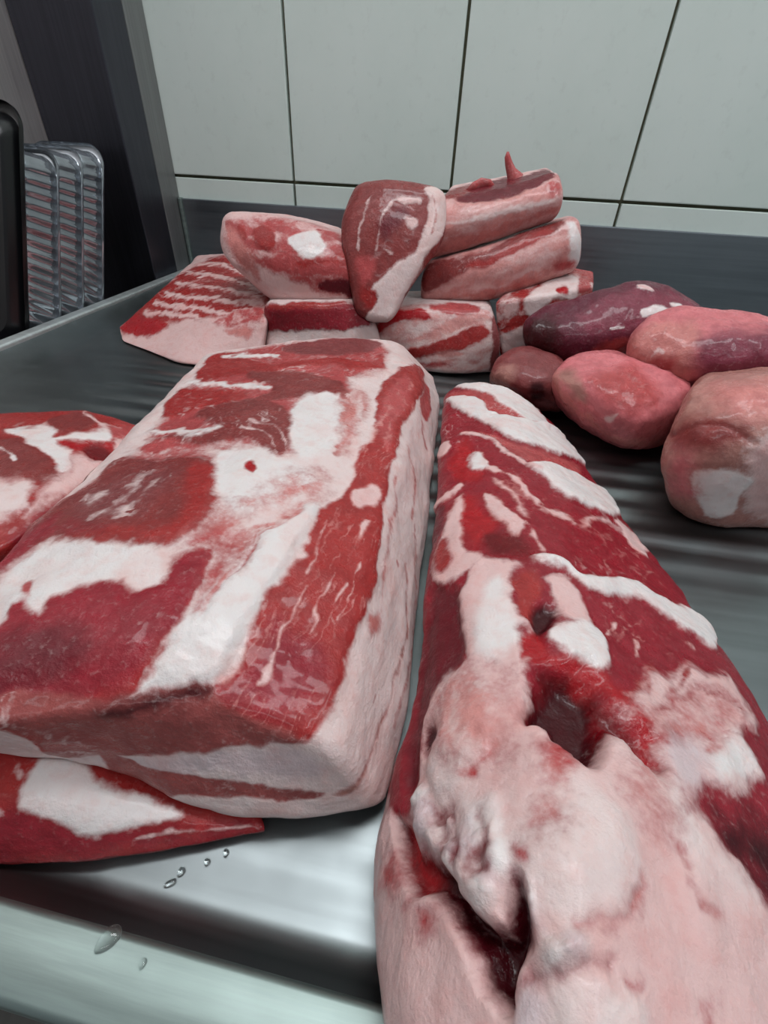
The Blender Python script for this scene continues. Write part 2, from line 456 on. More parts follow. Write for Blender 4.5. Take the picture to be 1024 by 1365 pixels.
# rounded bodies: control grids in millimetres (world), face towards the viewer side and back
BODIES = {
    'centre': {'name': 'pork_belly','label': 'largest pork belly slab at centre,red muscles on top and white fat rind side','cat': 'meat','face': [[[169.0,-836.3,60.0],[214.0,-818.3,58.0],[256.4,-807.3,56.0],[289.4,-808.8,48.0]],[[145.5,-810.5,64.0],[201.2,-793.2,66.0],[249.9,-771.9,62.0],[288.0,-760.5,52.0]],[[130.9,-764.0,58.0],[186.6,-742.4,68.0],[239.1,-719.0,66.0],[285.0,-695.5,54.0]],[[112.7,-682.0,52.0],[175.5,-673.5,64.0],[233.7,-645.3,64.0],[282.5,-618.2,55.0]],[[91.7,-579.8,46.0],[147.3,-566.6,56.0],[206.9,-541.7,60.0],[275.1,-514.6,54.0]],[[70.5,-469.6,42.0],[117.2,-445.1,48.0],[170.0,-420.3,52.0],[240.7,-392.9,46.0]]],'back': [[[144.4,-831.2,32.0],[201.7,-820.2,22.0],[255.6,-822.9,8.0],[312.1,-807.4,3.0]],[[112.8,-800.4,26.0],[177.3,-784.5,18.0],[240.1,-765.4,10.0],[314.0,-754.6,3.0]],[[109.8,-758.0,20.0],[166.8,-737.7,12.0],[232.9,-719.0,8.0],[310.4,-691.0,3.0]],[[85.8,-662.0,12.0],[154.5,-656.7,8.0],[227.3,-634.9,5.0],[304.3,-585.3,3.0]],[[63.1,-544.4,6.0],[131.4,-550.3,4.0],[200.9,-530.0,3.0],[297.5,-455.7,3.0]],[[49.3,-435.8,3.0],[116.3,-456.6,3.0],[173.8,-440.3,3.0],[286.9,-377.6,3.0]]],'rad': [10,9,9],'base': 'f','lean': 'red','fat': 'fat','step': 0.95,'lump': 2.2,'fine': 0.9,'floor': 0.5,'seed': 3,'axis': [0.4,-0.76,0.52],'org': [199,-662,56]},
    'right': {'name': 'pork_rib_slab','label': 'long ragged pork slab of red rib meat and bulging white fat,at right foreground','cat': 'meat','face': [[[328.2,-882.3,52.0],[352.5,-877.1,66.0],[379.5,-871.2,64.0],[450.6,-851.1,30.0]],[[312.8,-847.4,30.0],[344.0,-846.9,68.0],[376.0,-838.4,68.0],[453.6,-804.7,30.0]],[[311.0,-815.9,26.0],[339.9,-813.1,62.0],[375.9,-803.2,64.0],[455.7,-765.1,26.0]],[[312.2,-757.4,30.0],[338.0,-760.1,54.0],[378.6,-747.5,54.0],[457.0,-715.1,18.0]],[[307.6,-666.7,30.0],[333.7,-667.8,44.0],[372.8,-654.8,44.0],[442.6,-636.6,14.0]],[[300.9,-556.6,28.0],[331.1,-561.3,38.0],[366.8,-554.0,36.0],[422.1,-569.2,12.0]],[[295.2,-455.8,24.0],[328.2,-444.4,32.0],[362.5,-459.4,30.0],[402.1,-475.8,10.0]]],'back': [[[328.4,-887.5,18.0],[364.8,-882.4,18.0],[398.8,-874.0,18.0],[462.0,-853.4,18.0]],[[313.0,-844.9,2.0],[357.8,-838.6,2.0],[402.8,-829.6,2.0],[477.4,-799.0,2.0]],[[308.0,-814.2,2.0],[350.4,-801.6,2.0],[398.6,-791.7,2.0],[474.7,-756.0,2.0]],[[314.3,-755.9,2.0],[346.5,-748.9,2.0],[395.3,-738.3,2.0],[467.6,-710.2,2.0]],[[312.1,-657.5,2.0],[339.8,-651.0,2.0],[384.3,-640.5,2.0],[449.8,-632.2,2.0]],[[305.5,-551.3,2.0],[336.3,-543.4,2.0],[375.2,-533.5,2.0],[428.0,-565.0,2.0]],[[300.3,-452.8,2.0],[332.8,-438.9,2.0],[368.6,-445.7,2.0],[406.1,-476.6,2.0]]],'rad': [14,8,12],'base': 'l','lean': 'deep','fat': 'fat','step': 0.95,'lump': 2.2,'fine': 1.2,'floor': 0.4,'seed': 11,'axis': [-0.2,-0.71,0.67],'org': [365,-704,39]},
    'under': {'name': 'pork_belly','label': 'dark red pork slab with one white fat patch,lying under the centre belly','cat': 'meat','face': [[[166.1,-852.7,6.0],[205.0,-844.3,6.0],[234.6,-834.0,4.0],[265.8,-821.5,3.0]],[[164.4,-843.3,24.0],[196.4,-832.3,22.0],[229.4,-826.5,12.0],[265.8,-819.8,4.0]],[[147.2,-825.4,27.0],[186.4,-814.7,25.0],[220.1,-811.2,12.0],[259.0,-811.8,5.0]]],'back': [[[162.4,-852.6,0.0],[202.0,-843.6,0.0],[233.3,-833.5,0.0],[265.3,-821.1,0.0]],[[148.8,-842.7,-0.0],[186.8,-832.3,0.0],[225.5,-825.5,0.0],[265.3,-819.6,0.0]],[[132.4,-827.2,0.0],[176.0,-815.1,0.0],[217.4,-812.3,0.0],[258.3,-811.6,-0.0]]],'rad': [3,5,3],'base': 'l','lean': 'red','fat': 'fat','step': 0.95,'lump': 0.6,'fine': 0.5,'floor': 0.3,'seed': 21,'axis': [0.46,-0.23,0.86],'org': [212,-828,12]},
    'left': {'name': 'pork_belly','label': 'pork belly slab with pink fat seams,cut off by the left picture edge','cat': 'meat','face': [[[83.0,-791.4,50.0],[109.3,-770.3,48.0],[117.8,-728.9,46.0],[110.6,-670.9,34.0]],[[4.9,-724.8,52.0],[67.0,-712.3,54.0],[101.4,-688.9,52.0],[102.7,-628.8,30.0]],[[-77.5,-657.8,46.0],[-10.7,-631.4,46.0],[46.2,-607.8,44.0],[86.9,-591.3,26.0]]],'back': [[[32.9,-782.5,0.0],[69.7,-759.6,0.0],[86.1,-721.6,0.0],[85.4,-671.3,-0.0]],[[-58.2,-706.1,0.0],[20.0,-695.1,0.0],[61.2,-668.8,0.0],[77.8,-627.4,0.0]],[[-136.1,-638.3,0.0],[-55.2,-611.2,0.0],[10.4,-587.8,0.0],[62.1,-584.4,0.0]]],'rad': [10,10,10],'base': 'l','lean': 'red','fat': 'pinkfat','step': 1.1,'lump': 2,'fine': 0.8,'floor': 0.4,'seed': 31,'axis': [0.71,-0.55,0.45],'org': [62,-684,44]},
    'A': {'name': 'pork_belly_piece','label': 'wedge-shaped belly piece with red and white striped top,beside the left lip','cat': 'meat','face': [[[-126.9,-335.0,6.9],[-14.9,-355.0,28.3],[92.4,-372.0,47.6]],[[-112.3,-251.7,34.0],[-14.7,-281.3,50.0],[69.7,-293.8,56.0]],[[-176.4,-27.9,36.0],[-101.1,-55.6,50.0],[-7.8,-131.8,56.0]]],'back': [[[-104.2,-365.4,0.0],[6.4,-413.9,0.0],[90.4,-402.9,-0.0]],[[-127.2,-238.5,0.0],[-35.0,-260.3,0.0],[52.7,-266.3,0.0]],[[-167.1,-60.3,0.0],[-85.6,-106.8,0.0],[-15.2,-130.7,0.0]]],'rad': [12,10,10],'base': 'f','lean': 'red','fat': 'pinkfat','step': 1.3,'lump': 1.6,'group': 'pork belly pieces piled against the backsplash','floor': 0.4,'seed': 41,'axis': [0.47,-0.85,0.22],'org': [-44,-234,41]},
    'B': {'name': 'pork_belly_piece','label': 'belly chunk with two round red muscle ends,resting on two pieces beside the corner','cat': 'meat','face': [[[38.8,-345.0,93.8],[105.2,-350.0,50.9],[188.4,-352.0,55.6]],[[30.6,-335.0,113.5],[114.7,-352.0,100.4],[189.9,-352.0,97.3]],[[30.6,-318.0,139.6],[101.5,-318.0,136.7],[176.2,-322.0,122.4]]],'back': [[[2.6,-245.0,91.2],[73.8,-250.0,55.7],[157.4,-255.0,61.5]],[[-3.1,-240.0,106.8],[78.1,-250.0,103.4],[155.8,-255.0,98.8]],[[6.7,-240.0,129.8],[76.9,-240.0,130.6],[149.7,-245.0,120.7]]],'rad': [14,14,12],'base': 'f','lean': 'red','fat': 'pinkfat','step': 1.3,'lump': 1.2,'group': 'pork belly pieces piled against the backsplash','seed': 42,'axis': [0.35,-0.92,0.18],'org': [108,-338,101]},
    'C': {'name': 'pork_belly_piece','label': 'low belly piece with dark red band,below the chunk with round red ends','cat': 'meat','face': [[[96.5,-396.5,0.0],[152.5,-398.1,0.0],[221.2,-364.4,0.0]],[[85.4,-366.0,24.1],[147.9,-378.0,32.3],[216.8,-366.0,38.5]],[[88.2,-366.0,61.3],[143.8,-372.0,67.4],[197.3,-355.0,70.9]]],'back': [[[54.5,-265.7,0.0],[105.6,-249.2,0.0],[173.3,-227.4,0.0]],[[59.5,-270.0,30.1],[114.0,-270.0,34.8],[182.1,-270.0,45.1]],[[62.1,-270.0,53.7],[110.7,-270.0,62.7],[170.5,-270.0,69.9]]],'rad': [9,10,9],'base': 'f','lean': 'dark','fat': 'fat','step': 1.3,'lump': 1.0,'group': 'pork belly pieces piled against the backsplash','floor': 0.4,'seed': 43,'axis': [0.3,-0.9,0.31],'org': [150,-374,33]},
    'D': {'name': 'pork_belly_piece','label': 'belly piece standing upright,broad brownish lean face with white lower edge','cat': 'meat','face': [[[191.6,-372.0,59.6],[209.3,-375.0,54.4],[228.7,-372.0,53.9]],[[174.1,-352.0,104.6],[209.5,-362.0,96.5],[248.7,-352.0,87.6]],[[165.1,-328.0,137.4],[214.8,-338.0,138.7],[272.9,-326.0,126.4]],[[174.1,-300.0,170.8],[211.0,-305.0,174.0],[267.0,-300.0,170.1]]],'back': [[[179.6,-300.0,46.3],[197.9,-300.0,42.8],[220.4,-300.0,44.8]],[[165.7,-280.0,99.5],[202.2,-285.0,95.1],[236.6,-280.0,88.9]],[[157.8,-262.0,134.3],[205.4,-265.0,135.9],[262.8,-262.0,133.1]],[[167.7,-245.0,165.1],[204.3,-245.0,170.9],[259.1,-245.0,166.7]]],'rad': [12,10,14],'base': 'l','lean': 'brown','fat': 'fat','step': 1.3,'lump': 1.2,'group': 'pork belly pieces piled against the backsplash','seed': 44,'axis': [0.18,-0.97,0.16],'org': [214,-340,114]},
    'E': {'name': 'pork_belly_piece','label': 'topmost belly piece of the stack,pink rind front and thin red tip','cat': 'meat','face': [[[250.8,-290.0,99.4],[316.8,-285.0,120.7],[386.0,-270.0,145.4]],[[254.7,-292.0,130.4],[316.0,-292.0,149.0],[385.6,-275.0,168.2]],[[259.2,-272.0,160.3],[316.0,-272.0,169.7],[376.4,-255.0,188.2]]],'back': [[[256.2,-190.0,104.1],[314.2,-185.0,123.6],[387.4,-170.0,144.5]],[[257.7,-190.0,132.8],[314.1,-185.0,151.0],[386.7,-170.0,165.0]],[[260.5,-180.0,164.6],[314.1,-180.0,176.0],[377.0,-165.0,188.3]]],'rad': [9,12,9],'base': 'f','lean': 'dark','fat': 'pinkfat','step': 1.3,'lump': 1.2,'group': 'pork belly pieces piled against the backsplash','seed': 45,'axis': [-0.0,-1.0,0.09],'org': [318,-278,148]},
    'F': {'name': 'pork_belly_piece','label': 'middle belly piece of the stack with a red streak along its pale front','cat': 'meat','face': [[[251.0,-300.0,52.5],[338.2,-300.0,69.6],[418.6,-280.0,100.8]],[[249.5,-306.0,79.4],[328.8,-308.0,99.4],[412.9,-285.0,129.7]],[[251.5,-296.0,100.5],[320.7,-294.0,122.3],[405.3,-272.0,152.1]]],'back': [[[256.8,-190.0,51.0],[338.0,-190.0,69.2],[426.1,-170.0,99.8]],[[254.5,-190.0,73.7],[333.3,-190.0,95.0],[422.5,-170.0,122.8]],[[254.5,-190.0,93.0],[320.0,-190.0,117.3],[414.1,-170.0,143.7]]],'rad': [9,12,9],'base': 'f','lean': 'rose','fat': 'pinkfat','step': 1.3,'lump': 1.2,'group': 'pork belly pieces piled against the backsplash','seed': 46,'axis': [-0.03,-0.98,0.17],'org': [331,-293,101]},
    'G': {'name': 'pork_belly_piece','label': 'red and white layered belly piece on the worktop under the stack,beside the gap','cat': 'meat','face': [[[209.0,-339.1,0.0],[280.4,-360.8,0.0],[350.2,-340.5,0.0]],[[206.5,-348.0,32.0],[277.0,-358.0,30.6],[346.4,-350.0,38.2]],[[208.5,-345.0,60.2],[272.0,-345.0,65.7],[331.5,-340.0,68.1]]],'back': [[[187.8,-194.4,0.0],[260.0,-170.7,0.0],[339.7,-144.6,0.0]],[[198.3,-255.0,38.3],[264.5,-255.0,44.0],[332.8,-250.0,48.7]],[[199.5,-255.0,57.9],[262.4,-255.0,64.7],[323.7,-250.0,65.1]]],'rad': [9,11,9],'base': 'f','lean': 'rose','fat': 'fat','step': 1.3,'lump': 1.2,'group': 'pork belly pieces piled against the backsplash','floor': 0.4,'seed': 47,'axis': [0.07,-0.95,0.31],'org': [276,-347,33]},
    'H': {'name': 'pork_belly_piece','label': 'marbled belly piece between the stack and the purple loin','cat': 'meat','face': [[[353.5,-330.3,0.0],[403.3,-306.1,0.0],[465.1,-229.7,-0.0]],[[341.4,-328.0,39.0],[391.1,-322.0,46.8],[440.3,-296.0,53.6]],[[333.5,-326.0,73.9],[385.9,-322.0,84.7],[434.6,-296.0,91.8]]],'back': [[[367.2,-108.3,0.0],[437.2,-64.3,0.0],[500.0,-21.2,0.0]],[[354.3,-235.0,55.6],[405.2,-235.0,68.4],[447.6,-230.0,74.8]],[[353.2,-235.0,79.3],[399.7,-235.0,97.4],[443.4,-230.0,94.9]]],'rad': [9,10,9],'base': 'l','lean': 'rose','fat': 'fat','step': 1.3,'lump': 1.4,'group': 'pork belly pieces piled against the backsplash','floor': 0.4,'seed': 48,'axis': [-0.13,-0.95,0.27],'org': [394,-306,43]},
    'I': {'name': 'pork_loin_piece','label': 'dark purple pork loin piece beside the marbled belly piece','cat': 'meat','face': [[[366.2,-385.0,36.4],[423.7,-385.0,30.2],[488.3,-370.0,39.4],[547.2,-350.0,64.2]],[[359.5,-380.0,62.4],[412.9,-395.0,65.0],[471.5,-385.0,77.2],[541.8,-355.0,80.8]],[[367.2,-360.0,77.8],[409.5,-360.0,92.5],[467.8,-350.0,109.7],[534.7,-340.0,92.8]]],'back': [[[383.9,-338.0,28.4],[439.2,-335.0,24.8],[499.9,-320.0,38.3],[550.3,-310.0,61.5]],[[374.5,-335.0,56.9],[428.2,-330.0,65.8],[487.8,-312.0,77.6],[545.3,-305.0,77.1]],[[380.5,-330.0,72.8],[426.0,-325.0,88.7],[480.5,-308.0,100.8],[537.8,-300.0,86.3]]],'rad': [18,20,18],'base': 'l','lean': 'purple','fat': 'white','step': 1.4,'lump': 2.6,'fine': 1.5,'grain': 0.35,'group': 'pork loin pieces at the right','seed': 51,'axis': [-0.25,-0.94,0.25],'org': [449,-368,69]},
    'J': {'name': 'pork_loin_piece','label': 'rosy purple pork loin piece on top,cut off by the right picture edge','cat': 'meat','face': [[[462.5,-440.0,31.6],[492.6,-450.0,29.8],[538.8,-460.0,41.6],[609.7,-460.0,57.0]],[[442.4,-440.0,69.0],[478.3,-462.0,74.1],[527.0,-470.0,83.3],[595.0,-465.0,87.6]],[[448.4,-425.0,96.5],[481.5,-425.0,106.5],[531.3,-430.0,106.3],[600.5,-430.0,99.9]]],'back': [[[487.3,-385.0,32.7],[515.4,-385.0,32.1],[565.6,-385.0,41.6],[631.2,-385.0,52.5]],[[473.9,-385.0,60.8],[508.2,-385.0,67.7],[563.9,-385.0,73.2],[621.7,-385.0,75.6]],[[472.8,-385.0,84.7],[500.2,-385.0,95.7],[553.5,-385.0,95.2],[612.0,-385.0,87.8]]],'rad': [20,22,20],'base': 'l','lean': 'pinkmeat','fat': 'white','step': 1.4,'lump': 3.0,'fine': 1.6,'grain': 0.35,'group': 'pork loin pieces at the right','seed': 52,'axis': [-0.41,-0.87,0.26],'org': [517,-446,74]},
    'K': {'name': 'pork_loin_piece','label': 'rounded bright pink pork piece lying under the two purple loins','cat': 'meat','face': [[[403.9,-424.5,2.0],[433.4,-479.7,0.0],[466.9,-500.8,0.0],[524.5,-453.9,2.0]],[[383.3,-466.0,45.7],[421.4,-500.0,50.2],[455.4,-505.0,46.6],[500.5,-480.0,45.9]],[[395.6,-450.0,62.3],[426.0,-450.0,70.7],[452.4,-455.0,70.1],[492.2,-460.0,62.3]]],'back': [[[429.0,-344.2,0.0],[468.0,-349.8,0.0],[504.7,-359.5,0.0],[546.5,-357.4,0.0]],[[411.1,-410.0,39.7],[445.3,-405.0,43.1],[477.6,-410.0,44.2],[506.1,-425.0,44.8]],[[410.7,-410.0,54.1],[441.8,-405.0,58.5],[472.8,-410.0,57.8],[498.8,-425.0,55.0]]],'rad': [17,18,16],'base': 'l','lean': 'pinkmeat','fat': 'pinkfat','step': 1.4,'lump': 3.0,'fine': 1.6,'grain': 0.35,'group': 'pork loin pieces at the right','floor': 0.4,'seed': 53,'axis': [-0.28,-0.89,0.36],'org': [446,-469,38]},
    'K2': {'name': 'pork_loin_piece','label': 'small brownish end of pork between the rib slab and the pink piece','cat': 'meat','face': [[[340.9,-389.8,0.0],[376.8,-427.6,0.0],[418.9,-436.1,0.0]],[[333.7,-420.0,28.9],[368.8,-445.0,34.1],[411.4,-440.0,31.2]],[[342.2,-410.0,45.5],[369.4,-410.0,54.1],[404.2,-415.0,50.9]]],'back': [[[353.5,-330.3,0.0],[387.2,-334.3,0.0],[427.1,-331.7,0.0]],[[349.4,-378.0,30.5],[377.9,-378.0,32.0],[412.1,-380.0,31.8]],[[350.0,-378.0,43.0],[375.7,-378.0,48.6],[405.8,-380.0,44.9]]],'rad': [14,14,14],'base': 'l','lean': 'mauve','fat': 'tan','step': 1.4,'lump': 2.5,'fine': 1.5,'grain': 0.35,'group': 'pork loin pieces at the right','floor': 0.4,'seed': 54,'axis': [-0.12,-0.93,0.36],'org': [374,-422,27]},
    'L': {'name': 'pork_loin_piece','label': 'pale tan pork piece with a bright white fat patch,cut off by the right edge','cat': 'meat','face': [[[473.3,-568.2,0.0],[493.9,-584.3,0.0],[540.6,-576.5,0.0],[601.6,-559.3,0.0]],[[452.4,-572.0,42.5],[470.3,-590.0,57.1],[503.4,-592.0,62.3],[550.7,-590.0,66.8]],[[458.6,-555.0,74.9],[473.6,-565.0,83.4],[499.3,-570.0,88.8],[546.1,-570.0,92.8]],[[477.4,-520.0,81.2],[492.4,-525.0,87.5],[520.4,-525.0,92.8],[559.8,-525.0,95.2]]],'back': [[[511.9,-456.4,0.0],[543.0,-448.2,0.0],[599.2,-433.5,0.0],[656.5,-418.4,0.0]],[[497.5,-470.0,37.6],[522.2,-460.0,39.5],[566.0,-460.0,45.0],[611.2,-465.0,49.8]],[[497.0,-470.0,57.3],[519.5,-460.0,59.1],[556.9,-460.0,63.4],[601.2,-465.0,67.5]],[[503.2,-465.0,66.8],[523.3,-460.0,69.6],[553.7,-460.0,75.4],[589.9,-465.0,78.3]]],'rad': [7,8,8],'base': 'l','lean': 'tan','fat': 'white','step': 1.4,'lump': 2.4,'fine': 1.4,'grain': 0.3,'group': 'pork loin pieces at the right','floor': 0.4,'seed': 55,'axis': [-0.48,-0.8,0.37],'org': [507,-562,58]},
}
